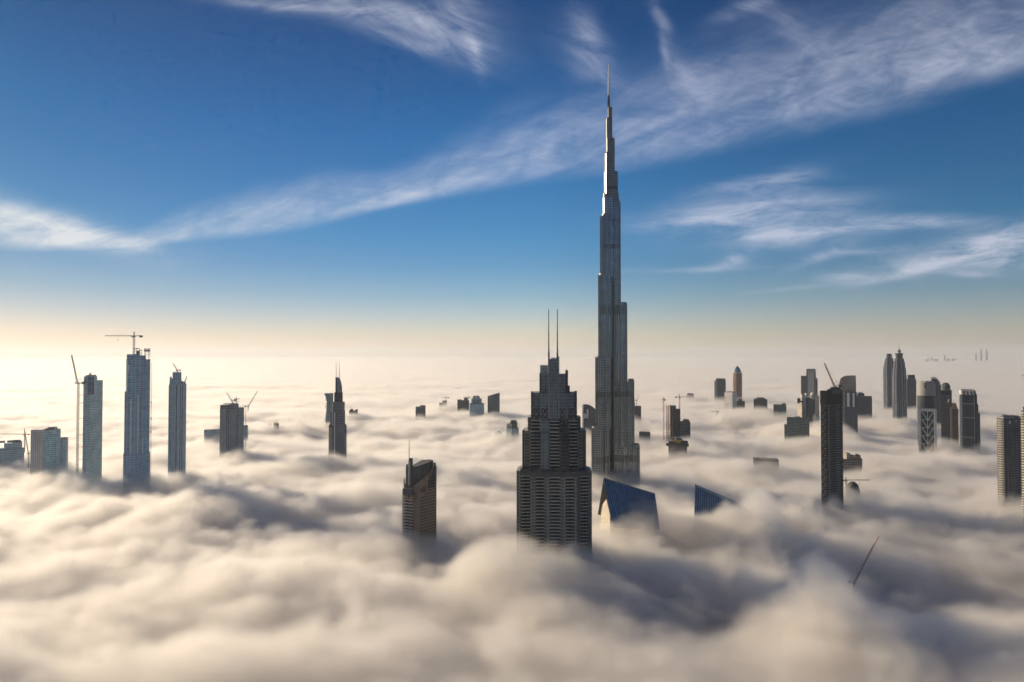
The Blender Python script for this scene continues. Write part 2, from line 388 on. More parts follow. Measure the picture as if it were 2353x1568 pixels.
def crane(label, px, Y, foot, cab, tip=None, jib=None, mat=None, w=2.2, group='tower cranes above the fog', name='tower_crane', dy=0.0):
    """tip=(px, py): luffing jib.  jib=(px of the jib's end, px of the counter jib's end): level jib."""
    mat = mat or CRANEG; Yc = Y + dy
    b = at(px, foot, Yc); c = at(px, cab, Yc)
    o = bpy.data.objects.new(name, None); COL.objects.link(o); o.location = (c.x, c.y, b.z); tag(o, label, 'crane', group)
    P = lambda v: Vector(v) - Vector((c.x, c.y, b.z)); top = P(c); r = max(0.16, w * 0.085)
    MB().truss((0, 0, 0), top, w, r).build('mast', mat, o)
    MB().box(-w * .75, w * .75, -w * .75, w * .75, top.z - .3, top.z + 1.0).build('slewing_ring', DKMET, o)
    if tip:
        tp = P(at(tip[0], tip[1], Yc)); sgn = 1 if tp.x > 0 else -1
        piv = top + Vector((sgn * w * .6, 0, 1.6))
        MB().truss(piv, tp, w * .72, r, w2=w * .4).build('jib', mat, o)
        cj = top + Vector((-sgn * w * 3.2, 0, 1.6))
        MB().truss(piv, cj, w * .8, r).build('counter_jib', mat, o)
        MB().box(cj.x - w * .8, cj.x + w * .8, -w * .6, w * .6, cj.z - w * .9, cj.z + w * .5).build('counterweight', DKCONC, o)
        ap = top + Vector((-sgn * w * .9, 0, w * 3.6))
        f = MB(); f.bar(piv + Vector((0, .6, 0)), ap, r * 1.1); f.bar(cj, ap, r * 1.1); f.build('a_frame', mat, o)
        MB().bar(ap, piv + (tp - piv) * .92, r * .35).build('luffing_cable', DKMET, o)
        MB().bar(tp, tp + Vector((0, 0, -w * 4)), r * .4).build('hoist_cable', DKMET, o)
        MB().box(sgn * w * .8, sgn * w * 1.7, -w * 1.1, -w * .3, top.z + .2, top.z + w * 1.1).build('cab', WMET, o)
    else:
        e = P(at(jib[0], cab, Yc)); e.z = top.z + 1.8; q = P(at(jib[1], cab, Yc)); q.z = top.z + 1.8
        sgn = 1 if e.x > 0 else -1; m_ = Vector((0, 0, top.z + 1.8))
        MB().truss(m_, e, w * .62, r, w2=w * .5).build('jib', mat, o)
        MB().truss(m_, q, w * .62, r).build('counter_jib', mat, o)
        MB().box(q.x - w * .9, q.x + w * .9, -w * .6, w * .6, q.z - w * 1.2, q.z + w * .3).build('counterweight', DKCONC, o)
        ap = m_ + Vector((0, 0, w * 3.0)); MB().truss(m_, ap, w * .7, r, w2=w * .25).build('tower_peak', mat, o)
        f = MB(); f.bar(ap, m_ + (e - m_) * .7, r * .5); f.bar(ap, q, r * .5); f.build('tie_bars', DKMET, o)
        MB().box(sgn * w * .6, sgn * w * 1.5, -w * 1.1, -w * .3, top.z - w * .4, top.z + w * .6).build('cab', WMET, o)
        h = m_ + (e - m_) * .55; f = MB(); f.bar(h, h + Vector((0, 0, -w * 3)), r * .4); f.box(h.x - .6, h.x + .6, h.y - .4, h.y + .4, h.z - w * 3 - 1.2, h.z - w * 3); f.build('hook_block', DKMET, o)
    return o
# ================================================================== the supertall stepped tower
T = Tower('supertall_skyscraper', 'tallest stepped silver skyscraper tapering to a needle spire high above the fog', 'skyscraper', 1400.5, 1085, 1196)
zb = [(T.z(b), T.z(a)) for a, b in ((703, 724), (898, 912), (1043, 1058), (563, 573), (506, 510), (430, 437))]
SUP = facade('supertall_glass', (0.10, 0.145, 0.175), (0.34, 0.37, 0.385), 3.9, 4.4, 0.28, 0.26, rough=0.14, var=0.35, metal=0.85, frough=0.3, fmetal=0.85, bands=zb, band_col=(0.05, 0.048, 0.046))
SUPT = facade('supertall_top', (0.07, 0.095, 0.115), (0.22, 0.23, 0.24), 4.6, 3.0, 0.34, 0.34, rough=0.32, var=0.4, metal=0.45, frough=0.42, fmetal=0.5, bands=zb[3:], band_col=(0.05, 0.048, 0.046))
def wing_outline(ang, R, w, n=16):
    """one wing from the core outwards, round nose, and a pair of round bays half way out (metres)"""
    ca, sa = math.cos(ang), math.sin(ang); pts = []
    def P(a, b): pts.append((a * ca - b * sa, a * sa + b * ca))
    bay = max(0.0, R * 0.52); bw = w + 3.2
    P(0, -w * .9)
    if R > w * 2.4:
        for k in range(5): a = math.pi + math.pi * k / 4; P(bay + math.cos(a) * 5.5, -bw + 3.4 + math.sin(a) * 3.4)
    for k in range(n + 1):
        a = -math.pi / 2 + math.pi * k / n; P(max(R - w, 1) + math.cos(a) * w, math.sin(a) * w)
    if R > w * 2.4:
        for k in range(5): a = math.pi * k / 4; P(bay + math.cos(a) * 5.5, bw - 3.4 + math.sin(a) * 3.4)
    P(0, w * .9)
    return pts
m_ = T.mm
WINGS = [(math.radians(-3), [(68, 1024, 14), (56, 876, 13), (40.5, 701, 12.5), (26.2, 468, 11.0)]),
         (math.radians(237), [(62, 981, 14), (47, 823, 13), (33.5, 636, 12), (22, 500, 10.5)]),
         (math.radians(117), [(64, 1002, 14), (50, 823, 13), (36, 632, 12), (26.0, 496, 10.5)])]
for ang, tiers in WINGS:
    mb = MB(); z0 = 0; noses = []
    for (R, py, w_) in tiers:
        z1 = T.z(py); o_ = wing_outline(ang, R * m_, w_ * m_); mb.prism(o_, z0, z1)
        for q_ in o_[1:-1]:
            d_ = Vector((q_[0] - (R - w_) * m_ * math.cos(ang) * .8, q_[1] - (R - w_) * m_ * math.sin(ang) * .8, 0)).normalized() * .35; mb.bar((q_[0] + d_.x, q_[1] + d_.y, z0), (q_[0] + d_.x, q_[1] + d_.y, z1 + 1.5), .42)
        noses.append((R, w_, z1)); z0 = z1 - 0.3
    wg = T.part('wing', mb, SUP)
    for (R, w_, z1) in noses:                      # glazed screen and plant room on each setback
        c0 = Vector(((R - w_) * m_ * math.cos(ang), (R - w_) * m_ * math.sin(ang), 0)); pr_ = []
        for k in range(13):
            a = ang + (-1 + 2 * k / 12) * math.pi / 2; pr_.append((c0.x + w_ * m_ * math.cos(a) * .97, c0.y + w_ * m_ * math.sin(a) * .97))
        rl = MB(); rl.prism(pr_, z1, z1 + 4.2, cap=False); rl.prism(list(reversed(inset(pr_, .96))), z1, z1 + 4.2, cap=False); T.part('terrace_screen', rl, METAL, wg)
        T.part('plant_room', MB().prism(inset(pr_, .45), z1 - .2, z1 + 3.4), DKMET, wg)
for a_ in (297, 57, 177):
    q_ = math.radians(a_); T.part('dark_slot', MB().bar((17.5 * m_ * math.cos(q_), 17.5 * m_ * math.sin(q_), 0), (17.5 * m_ * math.cos(q_), 17.5 * m_ * math.sin(q_), T.z(640)), 1.9, 8), DKMET)  # dark bars added for the shade in the grooves between wings
hexa = ellipse(0, 0, 14.5 * m_, 14.5 * m_, 12, math.radians(15), math.radians(375))
T.part('core', MB().prism(hexa, 0, T.z(455)), SUP)
def drum(l, r, py0, py1, n=22):
    cx = (l + r) / 2 * m_; rx = (r - l) / 2 * m_
    return MB().prism(ellipse(cx, 0, rx, min(rx, 11 * m_), n, .2, .2 + 2 * math.pi), T.z(py0), T.z(py1))
for (l, r, a, b) in ((-13.5, 22.5, 500, 445), (-11.5, 20.5, 447, 396), (-11.0, 13.5, 398, 353), (-7, 13.5, 355, 320), (-7, 8, 322, 273), (-2.6, 8, 275, 248), (-2.6, 3.4, 250, 234), (-2.2, 2.4, 236, 222)):
    sh = T.part('spire_tier', drum(l, r, a, b), SUPT)
    fn = MB(); cx = (l + r) / 2 * m_; rx = (r - l) / 2 * m_
    for k in range(12):
        q_ = 2 * math.pi * k / 12; fn.bar((cx + rx * 1.01 * math.cos(q_), min(rx, 11 * m_) * 1.01 * math.sin(q_), T.z(a) + 1), (cx + rx * 1.01 * math.cos(q_), min(rx, 11 * m_) * 1.01 * math.sin(q_), T.z(b) + 2.5), 0.28)
    T.part('steel_fin', fn, METAL, sh)
POL = plain('glint_steel', (0.40, 0.37, 0.35), 0.30, 1.0, var=.4, scale=.4)
for (l, a, b, n_) in ((-8.2, 447, 398, 3), (-7.6, 398, 356, 3)):  # added bays, sawtooth facets turned to mirror the sun as a glint
    yb = -8.5 * m_ if a < 500 else -9.0 * m_; tooth = []; L_ = 3.0
    for k in range(n_):
        tooth += [(l * m_ + k * 2.05, yb + 1.2), (l * m_ + k * 2.05 + 1.455, yb + 1.2 - 2.6)]
    tooth += [(l * m_ + n_ * 2.05, yb + 1.2), (l * m_ + n_ * 2.05, 0), (l * m_, 0)]
    T.part('glint_bay', MB().prism(tooth, T.z(a), T.z(b)), POL)
T.part('spire', MB().bar((0.2, 0, T.z(224)), (0.2, 0, T.z(190)), 1.5, 10, 1.25).bar((0.2, 0, T.z(190)), (0.2, 0, T.z(148)), 1.2, 10, 0.75), WMET)

# ================================================================== the stepped twin-mast tower in front of it
T = Tower('twin_mast_skyscraper', 'broad dark grey stepped tower with balconies and two tall roof masts, nearest the camera', 'skyscraper', 1273, 1255, 732)
x, z = T.x, T.z
HST = facade('grey_cladding', (0.05, 0.055, 0.055), (0.46, 0.48, 0.43), 3.55, 5.2, 0.10, 0.05, rough=0.3, var=0.2)
HST2 = facade('pale_cladding', (0.10, 0.11, 0.10), (0.58, 0.60, 0.54), 3.55, 6.0, 0.06, 0.04, rough=0.3)
CURT = facade('curtain_wall', (0.13, 0.18, 0.19), (0.32, 0.36, 0.36), 3.55, 1.9, 0.12, 0.14, rough=0.14, var=0.3)
BALG = facade('balcony_glazing', (0.010, 0.013, 0.016), (0.03, 0.03, 0.03), 3.55, 3.0, 0.12, 0.14, rough=0.25, spec=0.12)
EDGE = plain('dark_edge_fin', (0.05, 0.055, 0.055), 0.5)
BAND = plain('balcony_parapet', (0.38, 0.40, 0.37), 0.6)
def mir(pts): return pts + [(-a, b) for a, b in reversed(pts)]
o5 = [(-x(1361), 60), (x(1184.7), 44), (x(1184.7), 17), (x(1195), 17), (x(1195), 8), (x(1219), 8), (x(1219), 0), (x(1327), 0), (x(1327), 8), (x(1353), 8), (x(1353), 17), (x(1361), 17), (x(1361), 44), (x(1361) - 8, 62), (x(1184.7) + 8, 62)]
o5 = o5[1:]
T.part('lower_tier', MB().prism(o5, 0, z(1089)), HST2)
o4 = [(x(1199), 44), (x(1199), 16), (x(1218), 16), (x(1218), 8), (x(1240), 8), (x(1240), 3), (x(1307), 3), (x(1307), 8), (x(1328.5), 8), (x(1328.5), 16), (x(1347), 16), (x(1347), 44), (x(1340), 56), (x(1206), 56)]
T.part('middle_tier', MB().prism(o4, z(1089) - .5, z(994.5)), HST2)
o3 = [(x(1211), 44), (x(1211), 18), (x(1219), 18), (x(1219), 9), (x(1240), 9), (x(1240), 4), (x(1307), 4), (x(1307), 9), (x(1327), 9), (x(1327), 18), (x(1335), 18), (x(1335), 44), (x(1328), 52), (x(1218), 52)]
T.part('upper_tier', MB().prism(o3, z(994.5) - .5, z(963)), HST2)
o2 = [(x(1219.7), 42), (x(1219.7), 10), (x(1240), 10), (x(1240), 5), (x(1305.5), 5), (x(1305.5), 10), (x(1325.8), 10), (x(1325.8), 42)]
T.part('crown_tier', MB().prism(o2, z(963) - .5, z(904.5)), CURT)
T.part('crown_top', MB().prism([(x(1239.4), 36), (x(1239.4), 7), (x(1305), 7), (x(1305), 36)], z(904.5) - .5, z(860.6)), CURT)
sh = T.part('mast_shaft', MB().prism(rect(x(1262.5), x(1282.8), 4.2, 26), z(963), z(826)), CURT)
pl = MB()
for p in (1261.2, 1284.0): pl.box(x(p) - .7, x(p) + .7, 3.2, 5.4, z(963), z(819.5)); pl.box(x(p) - .7, x(p) + .7, 24, 26.5, z(904), z(819.5))
T.part('corner_post', pl, STONE, sh)
cb = MB(); 
for k in range(5): cb.bar((x(1262) + k * 2.3, 10, z(826)), (x(1262) + k * 2.3 + 1.2, 12, z(819 + (k % 2) * 2)), .25)
cb.box(x(1266), x(1279), 9, 18, z(826.4), z(823)); T.part('roof_plant', cb, WMET, sh)
for p in (1260.9, 1280.9):
    b = MB(); b.bar((x(p), 7, z(860)), (x(p), 7, z(808)), 1.0, 8, .9); b.bar((x(p), 7, z(808)), (x(p), 7, z(766)), .72, 8, .6); b.bar((x(p), 7, z(766)), (x(p), 7, z(710)), .58, 8, .4)
    mo = T.part('mast', b, DKMET)
    T.part('mast_collar', MB().bar((x(p), 7, z(809.5)), (x(p), 7, z(806)), 1.5, 8), WMET, mo); T.part('mast_collar', MB().bar((x(p), 7, z(767)), (x(p), 7, z(765.5)), .95, 8), DKMET, mo)
# fins on the tier edges
for nm, l in (('edge_fin', [(1239.2, 1242.6, 6, 9, 963, 858), (1299.5, 1305.4, 6, 10, 963, 851), (1219.2, 1223.4, 9, 13, 963, 901.5), (1320.6, 1326.2, 9, 13, 963, 899.5), (1305.6, 1310.2, 20, 30, 905, 889), (1198.4, 1203, 15, 19, 1089, 993), (1340.6, 1347.6, 15, 19, 1089, 992.5), (1331.6, 1335.4, 17, 20, 995, 961.5)]),):
    for (a, b, y0, y1, pb, pt) in l:
        T.part(nm, MB().box(x(a), x(b), y0, y1, z(pb), z(pt)), EDGE)
gb = MB().box(x(1240.6), x(1258.3), 12, 26, z(861), z(841.5)); gx = MB().box(x(1240), x(1258.8), 11.5, 26.5, z(841.5), z(839.8)); q = T.part('roof_lantern', gb, facade('pale_green_glass', (0.30, 0.42, 0.36), (0.50, 0.56, 0.50), 3.0, 2.4, .15, .12, rough=.2)); T.part('lantern_lid', gx, WMET, q)
# diagonal lattice over the crown
la = MB(); yf = lambda p: 4.55 if 1240 < p < 1305.4 else 9.6
zt, zm, zl = z(938.6), z(953.9), z(967)
bays = [(1223.5, 1240), (1242.5, 1262), (1262, 1284), (1284, 1299.5), (1305.4, 1320.8)]
for (a, b) in bays:
    y_ = yf((a + b) / 2); n = 2
    for k in range(n):
        p0, p1 = a + (b - a) * k / n, a + (b - a) * (k + 1) / n
        la.bar((x(p0), y_, zm), (x(p1), y_, zt), .20); la.bar((x(p1), y_, zm), (x(p0), y_, zt), .20)
    c = (a + b) / 2
    la.bar((x(c), y_, zm), (x(a), y_, zl), .22); la.bar((x(c), y_, zm), (x(b), y_, zl), .22)
    la.bar((x(a), y_, zm), (x(b), y_, zm), .26); la.bar((x(a), y_, z(967.6)), (x(b), y_, z(967.6)), .28)
c = 1272.7
for w0, w1, ya, yb in ((0, 14, 868, 938), (9, 0, 855, 898), (0, 20, 845, 925), (16, 2, 868, 938)):
    for s_ in (-1, 1): la.bar((x(c + s_ * w0), 3.75, z(ya)), (x(c + s_ * w1), 3.75 if w1 < 11 else 4.4, z(yb)), .17)
for p in (1250, 1256, 1262, 1284, 1290, 1296): la.bar((x(p), 6.6 if p < 1262 or p > 1284 else 3.8, z(938)), (x(p), 6.6 if p < 1262 or p > 1284 else 3.8, z(870)), .16)
T.part('lattice', la, plain('lattice_steel', (0.33, 0.35, 0.37), 0.45, 0.3))
T.part('dark_frieze', MB().box(x(1224), x(1239.5), 9.75, 9.9, z(966.8), z(939)).box(x(1243), x(1299), 4.72, 4.9, z(966.8), z(939)).box(x(1306), x(1320), 9.75, 9.9, z(966.8), z(939)), plain('dark_frieze', (0.035, 0.032, 0.034), .5))
# ledge between the tiers
lg = MB()
for (a, b, y0, y1) in ((1195, 1216.5, 6.4, 17), (1218, 1240, -1.2, 8), (1242, 1262, -1.9, 3), (1263, 1286, -2.4, 3), (1287, 1307, -1.9, 3), (1309, 1329, -1.2, 8), (1331, 1353, 6.4, 17)):
    lg.box(x(a), x(b), y0, y1, z(1095), z(1083.5)); lg.box(x(a), x(a) + .7, y0 - .3, y1, z(1095), z(1080)); lg.box(x(b) - .7, x(b), y0 - .3, y1, z(1095), z(1080))
    lg.bar((x(a), y0 - .15, z(1094)), (x(b), y0 - .15, z(1084.5)), .2); lg.bar((x(b), y0 - .15, z(1094)), (x(a), y0 - .15, z(1084.5)), .2)
T.part('terrace_ledge', lg, plain('ledge_dark', (0.075, 0.08, 0.085), .55))
REST = MB()
def balconies(p0, p1, yf, pt, pb, div=1, fh=3.55, dep=1.7, each=True):
    zz = z(pb); n = int((z(pt) - zz) / fh); gl = MB(); z_top = z(pt); a, b = x(p0), x(p1)
    gl.box(a + .1, b - .1, yf - .25, yf + .3, z_top - n * fh, z_top)
    for j in range(1, div): gl.box(a + (b - a) * j / div - .22, a + (b - a) * j / div + .22, yf - dep * .6, yf - .26, z_top - n * fh, z_top)
    g = T.part('balcony_glazing', gl, BALG); proto = None; wd = (b - a) / div
    def one(mb, h):
        for j in range(div):
            d2 = dep * (1.0 if j % 2 == 0 else .82)
            mb.box(a + j * wd + .25 * (div > 1), a + (j + 1) * wd - .25 * (div > 1), yf - d2, yf - .26, h - 1.02 + (.12 if j % 2 else 0), h)
        return mb
    for k in range(n):
        h = z_top - k * fh
        if not each: one(REST, h); continue
        if proto is None: proto = T.part('balcony', one(MB(), 0), BAND, g); o = proto
        else: o = proto.copy(); COL.objects.link(o); o.parent = g
        o.location = (0, 0, h)
Z_LOW = 1262
for (a, b, yf_, d) in ((1196.2, 1216.6, 8, 2), (1230.8, 1249.4, 0, 2), (1263.5, 1285.7, 0, 1), (1300.4, 1318.4, 0, 2), (1333.5, 1352, 8, 2)): balconies(a, b, yf_, 1096.5, Z_LOW, d)
for (a, b, yf_, d) in ((1219.3, 1239.4, 8, 2), (1263.5, 1285, 3, 1), (1308.3, 1327.4, 8, 2)): balconies(a, b, yf_, 993, 1082, d, each=False)
for (a, b, yf_, d) in ((1220.5, 1239.4, 9, 1), (1263.5, 1285, 4, 1), (1308, 1326, 9, 1)): balconies(a, b, yf_, 968, 994, d, each=False)
tag(T.part('balcony', REST, BAND), None, None, None, 'stuff')
# smooth dark glass panels of the middle tiers
gp = MB()
gp.box(x(1242.3), x(1261.8), 2.6, 3.4, z(1082), z(996)); gp.box(x(1242.3), x(1261.8), 3.6, 4.4, z(993.5), z(968.5))
T.part('glass_panel', gp, CURT)
gp = MB(); cx = x(1296)
for (pa, pb_, yf_) in ((1082, 996, 3), (993.5, 968.5, 4)):
    gp.prism(ellipse(cx, yf_, x(1306) - cx, 2.6, 12, math.pi, 2 * math.pi) + [(x(1306), yf_)], z(pa), z(pb_))
T.part('curved_glass_bay', gp, DARK)
pr = MB()
for p in (1217.8, 1329): pr.box(x(p) - .5, x(p) + .5, 6.2, 8.2, 0, z(1096))
for p in (1240.2, 1249.9 + 12, 1286.6, 1307): pr.box(x(p) - .45, x(p) + .45, 1.5, 3.1, z(1082), z(996))
T.part('pilaster', pr, EDGE)

# ================================================================== the brown hotel with the curved crown
T = Tower('hotel_tower', 'brown stone tower with a sweeping curved dark roof and a single thin mast', 'tower', 951, 1215, 805)
x, z = T.x, T.z
HB = facade('hotel_stone', (0.03, 0.03, 0.03), (0.27, 0.185, 0.125), 3.6, 2.9, 0.42, 0.45)
HP = plain('hotel_plain_stone', (0.30, 0.20, 0.13), .75, scale=.1)
C = (x(951), 0.0); wr = x(1005.4) - x(951); dr = wr * .95
wl = x(951) - x(930.7); dl = wl * .8
R = (C[0] + wr, dr); L = (C[0] - wl, dl); Bk = (R[0] - wl * 1.2, R[1] + 24)
def arc(px_, py_):
    t = min(1, max(0, (px_ - C[0]) / wr)); return z(1117) + (z(1079) - z(1117)) * t ** 1.2
pts = [L, C] + [(C[0] + wr * k / 10, dr * k / 10) for k in range(1, 11)] + [Bk, (L[0] + 2, L[1] + 22)]
T.part('body', MB().prism(pts, 0, 0, ztop=arc), HB)
# plain stone margins along the corner and under the curved edge
n_ = Vector((dr, -wr, 0)).normalized() * .35
def onface(t, zz): return (C[0] + wr * t + n_.x, dr * t + n_.y, zz)
mb = MB(); hB = 0
mb.face([onface(0.0, hB), onface(.24, hB), onface(.24, arc(C[0] + wr * .24, 0) - 9), onface(0.0, arc(C[0], 0))], [(0, 0)] * 4)
for k in range(10):
    a, b = k / 10, (k + 1) / 10; za, zb_ = arc(C[0] + wr * a, 0), arc(C[0] + wr * b, 0)
    ha, hb = (20 if a < .55 else 7), (20 if a < .55 else 7)
    mb.face([onface(a, za - ha), onface(b, zb_ - hb), onface(b, zb_ + .6), onface(a, za + .6)], [(0, 0)] * 4)
T.part('stone_margin', mb, HP)
wn = MB()
for k in range(5):
    t = .30 + k * .055; q = Vector(onface(t, z(1137))); wn.bar(q, q + Vector((0, 0, 6 + k * .6)), .55)
for k in range(4):
    t = .66 + k * .075; q = Vector(onface(t, z(1130))); wn.bar(q, q + Vector((0, 0, 17 + k * 1.5)), .8)
T.part('tall_windows', wn, DARK)
fx = lambda t, off: (C[0] + wr * t - n_.x / .35 * off, dr * t - n_.y / .35 * off)
fcr = [fx(t / 12 * .93 + .01, 1.2 + 2.2 * (abs(t / 6 - 1) ** 3)) for t in range(13)]
E_ = Vector(fcr[-1]); S_ = Vector(fcr[0])
cr = fcr + [(E_.x - 4, E_.y + 9), (E_.x - 14, E_.y + 13), (S_.x + 4, S_.y + 22), (S_.x - 1, S_.y + 9)]
CRN = facade('crown_panels', (0.045, 0.06, 0.065), (0.075, 0.09, 0.095), 5, 3.5, .06, .05, rough=.3)
def cz(a, b):
    t = (a - C[0]) / wr
    return z(1076.5) + (z(1066) - z(1076.5)) * min(1, max(0, t)) - max(0, (b - dr * t)) * -.05
k_ = T.part('curved_roof', MB().prism(cr, z(1135), 0, ztop=cz), CRN)
T.part('roof_membrane', MB().prism(inset(cr, .93), z(1080), 0, ztop=lambda a, b: cz(a, b) + .25), plain('roof_membrane', (0.13, 0.115, 0.12), .8), k_)
T.part('stair_tower', MB().prism(rect(x(998), x(1003), 20, 28), z(1110), z(1073)), CRN)
py_ = MB().prism(rect(x(939), x(949.6), 2.5, 9), z(1120), z(1055), pts2=rect(x(940), x(949), 3.5, 8)); pl_ = T.part('pylon', py_, CRN)
T.part('light_column', MB().bar((x(941.3), 2.0, z(1116)), (x(941.3), 2.0, z(1060)), 1.3, 10), STONE, pl_)
T.part('mast', MB().bar((x(940.5), 2.5, z(1062)), (x(940.5), 2.5, z(1030)), .5, 8, .42).bar((x(940.5), 2.5, z(1030)), (x(940.5), 2.5, z(1011)), .38, 8, .25), METAL, pl_)
sd_ = MB().prism([(L[0] - 3.0, L[1] + 1), (L[0] + .4, L[1]), (L[0] + .4, L[1] + 16), (L[0] - 3.0, L[1] + 16)], 0, z(1132)); sd_.prism([(L[0] - 1.6, L[1] + 2), (L[0] + .5, L[1] + 1), (L[0] + .5, L[1] + 14), (L[0] - 1.6, L[1] + 14)], z(1132), z(1106))
T.part('side_wing', sd_, CREAM)
T.part('shoulder', MB().prism([(x(933), 6), (x(941), 3.5), (x(941), 20), (x(933), 20)], z(1120), z(1073)), CRN)
fl = Vector((-dl, -wl, 0)).normalized()
for k in range(22):
    zz = z(1150) - k * 3.6
    for s_ in (.12, .58):
        a = Vector((C[0] + (L[0] - C[0]) * s_, C[1] + (L[1] - C[1]) * s_, zz)); b = Vector((C[0] + (L[0] - C[0]) * (s_ + .32), C[1] + (L[1] - C[1]) * (s_ + .32), zz))
        g = T.part('window', MB().bar(a + fl * .05 + Vector((0, 0, -1.9)), b + fl * .05 + Vector((0, 0, -1.9)), .75), BALG); T.part('balcony', MB().bar(a + fl * .6, b + fl * .6, .85), BAND, g)
q = Vector((C[0] + (L[0] - C[0]) * .5, C[1] + (L[1] - C[1]) * .5, z(1146))) + fl * .3
T.part('tall_windows', MB().bar(q, q + Vector((0, 0, 10)), .9), BLUE)
T.part('dark_band', MB().bar(Vector((*C, z(1118))) + fl * .4, Vector((*L, z(1118))) + fl * .4, 1.0).bar(Vector((*C, z(1131))) + fl * .35, Vector((*L, z(1131))) + fl * .35, 4.5), DARK)

# ================================================================== two buildings with sloping blue glass roofs in the fog
RG = plain('blue_roof_glass', (0.010, 0.075, 0.22), 0.2, var=.4, scale=.15)
RB = plain('roof_rib', (0.20, 0.32, 0.42), 0.4, .2)
def wedge(label, Y, base, A, B, Cc, D, dA, dF, gable, pc, nrib):
    T = Tower('glass_roof_building', label, 'building', pc, base, Y); x, z = T.x, T.z
    P = lambda p, d: Vector((x(p[0]), d, z(p[1], d)))
    a, b, c, d = P(A, dA), P(B, dA), P(Cc, dF), P(D, dF); up = Vector((0, -.5, .8))
    n = (b - a).cross(d - a).normalized(); n = n if n.y < 0 else -n
    mb = MB(); i = -n * 1.0
    for k in range(12):
        t0, t1 = k / 12, (k + 1) / 12; a0, a1, d0, d1 = a.lerp(b, t0), a.lerp(b, t1), d.lerp(c, t0), d.lerp(c, t1)
        mb.face([d0, d1, a1, a0]); mb.face([a0 + i, a1 + i, d1 + i, d0 + i])
    for p_, q_ in ((a, b), (b, c), (c, d), (d, a)): mb.face([p_, q_, q_ + i, p_ + i])
    rf = T.part('sloping_roof', mb, RG)
    r = MB()
    for k in range(nrib + 1):
        t = k / nrib; p_, q_ = a.lerp(b, t) + n * .12, d.lerp(c, t) + n * .12; r.bar(p_, q_, .16 if k % 3 else .26)
    r.bar(a + n * .1, b + n * .1, .4); T.part('roof_rib', r, RB, rf)
    return T, a, b, c, d
T, a, b, c, d = wedge('ridge roofed building of blue ribbed glass with a sunlit cream gable in the fog', 860, 1188, (1385.7, 1099.7), (1504, 1132.2), (1514, 1215), (1409, 1215), 12, 0, True, 1440, 24)
x, z = T.x, T.z
e = Vector((x(1370.5), 26, z(1184, 26))); f = Vector((x(1496), 26, z(1200, 26)))
mb = MB(); i = Vector((0, -.7, -.6)); mb.face([a, b, f, e]); mb.face([e + i, f + i, b + i, a + i]); mb.face([a, e, e + i, a + i]); mb.face([b, b + i, f + i, f])
T.part('rear_slope', mb, plain('roof_underside', (0.10, 0.105, 0.08), .6))
gw = [Vector((x(1400.5), 1.8, 0)), Vector((x(1400.5), 1.8, z(1186))), Vector((x(1391.8), 11.5, z(1149, 11))), Vector((x(1377.5), 24, z(1167, 24))), Vector((x(1377.5), 24, 0))]
mb = MB(); th_ = Vector((1.2, .5, 0)); mb.face(list(reversed(gw))); mb.face([p_ + th_ for p_ in gw])
for k in range(5): mb.face([gw[k], gw[(k + 1) % 5], gw[(k + 1) % 5] + th_, gw[k] + th_])
T.part('gable_wall', mb, plain('cream_wall', (0.62, 0.55, 0.43), .7, scale=.05))
T.part('body', MB().prism([(x(1402.5), 3), (x(1500), 6), (x(1496), 22), (x(1380), 24)], 0, z(1200)), plain('cream_wall', (0.62, 0.55, 0.43)))
T, a, b, c, d = wedge('second blue ribbed glass roof, only its sloping crest showing out of the fog', 885, 1172, (1596, 1121), (1726, 1170), (1730, 1215), (1592, 1215), 5, 0, False, 1655, 26)
T.part('wall', MB().prism(rect(T.x(1594), T.x(1726), 6.5, 24), 0, 0, ztop=lambda X_, Y_: T.z(1124) if X_ < 0 else T.z(1173)), plain('cream_wall', (0.62, 0.55, 0.43)))
# ================================================================== towers on the left
T = Tower('apartment_block', 'low hazy blocky apartment building at the left edge, half sunk in fog', 'building', 28, 1056, 1330)
x, z = T.x, T.z
T.part('body', MB().prism(T.slab(-40, 58, 0, 24), 0, z(1033)), PALE)
for (a, b, t, d) in ((-36, 10, 1030, 4), (11, 30, 1020, 5), (30, 53, 1017, 2)): T.part('upper_block', MB().prism(T.slab(a, b, d, 16), z(1033) - .5, z(t)), PALE)
T.part('upper_block', MB().prism(T.slab(36, 50, 6, 8), z(1018), z(1013.5)), GREY); plant(T, x(-20), x(50), 4, 18, z(1018), 3, n=5)

T = Tower('apartment_tower', 'pale broad residential block with stepped roofline and curved balconies, left of the crane tower', 'building', 116, 1080, 1213)
x, z = T.x, T.z
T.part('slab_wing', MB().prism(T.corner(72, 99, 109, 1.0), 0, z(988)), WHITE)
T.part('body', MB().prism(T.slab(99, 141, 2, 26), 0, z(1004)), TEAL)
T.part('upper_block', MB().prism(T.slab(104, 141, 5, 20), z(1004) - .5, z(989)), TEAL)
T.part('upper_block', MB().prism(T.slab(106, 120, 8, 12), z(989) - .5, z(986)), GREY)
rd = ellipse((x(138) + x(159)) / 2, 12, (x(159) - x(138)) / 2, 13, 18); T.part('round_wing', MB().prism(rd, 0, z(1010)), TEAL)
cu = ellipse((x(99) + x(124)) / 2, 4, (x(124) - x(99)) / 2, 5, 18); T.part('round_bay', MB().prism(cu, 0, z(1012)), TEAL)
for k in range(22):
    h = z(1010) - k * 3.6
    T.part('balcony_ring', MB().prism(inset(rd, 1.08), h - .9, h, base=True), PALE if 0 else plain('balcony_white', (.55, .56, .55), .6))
for (a, b, h) in ((101, 106, 986), (128, 131, 984), (133, 140, 987)): T.part('roof_fin', MB().box(x(a), x(b), 6, 9, z(992), z(h)), WMET)
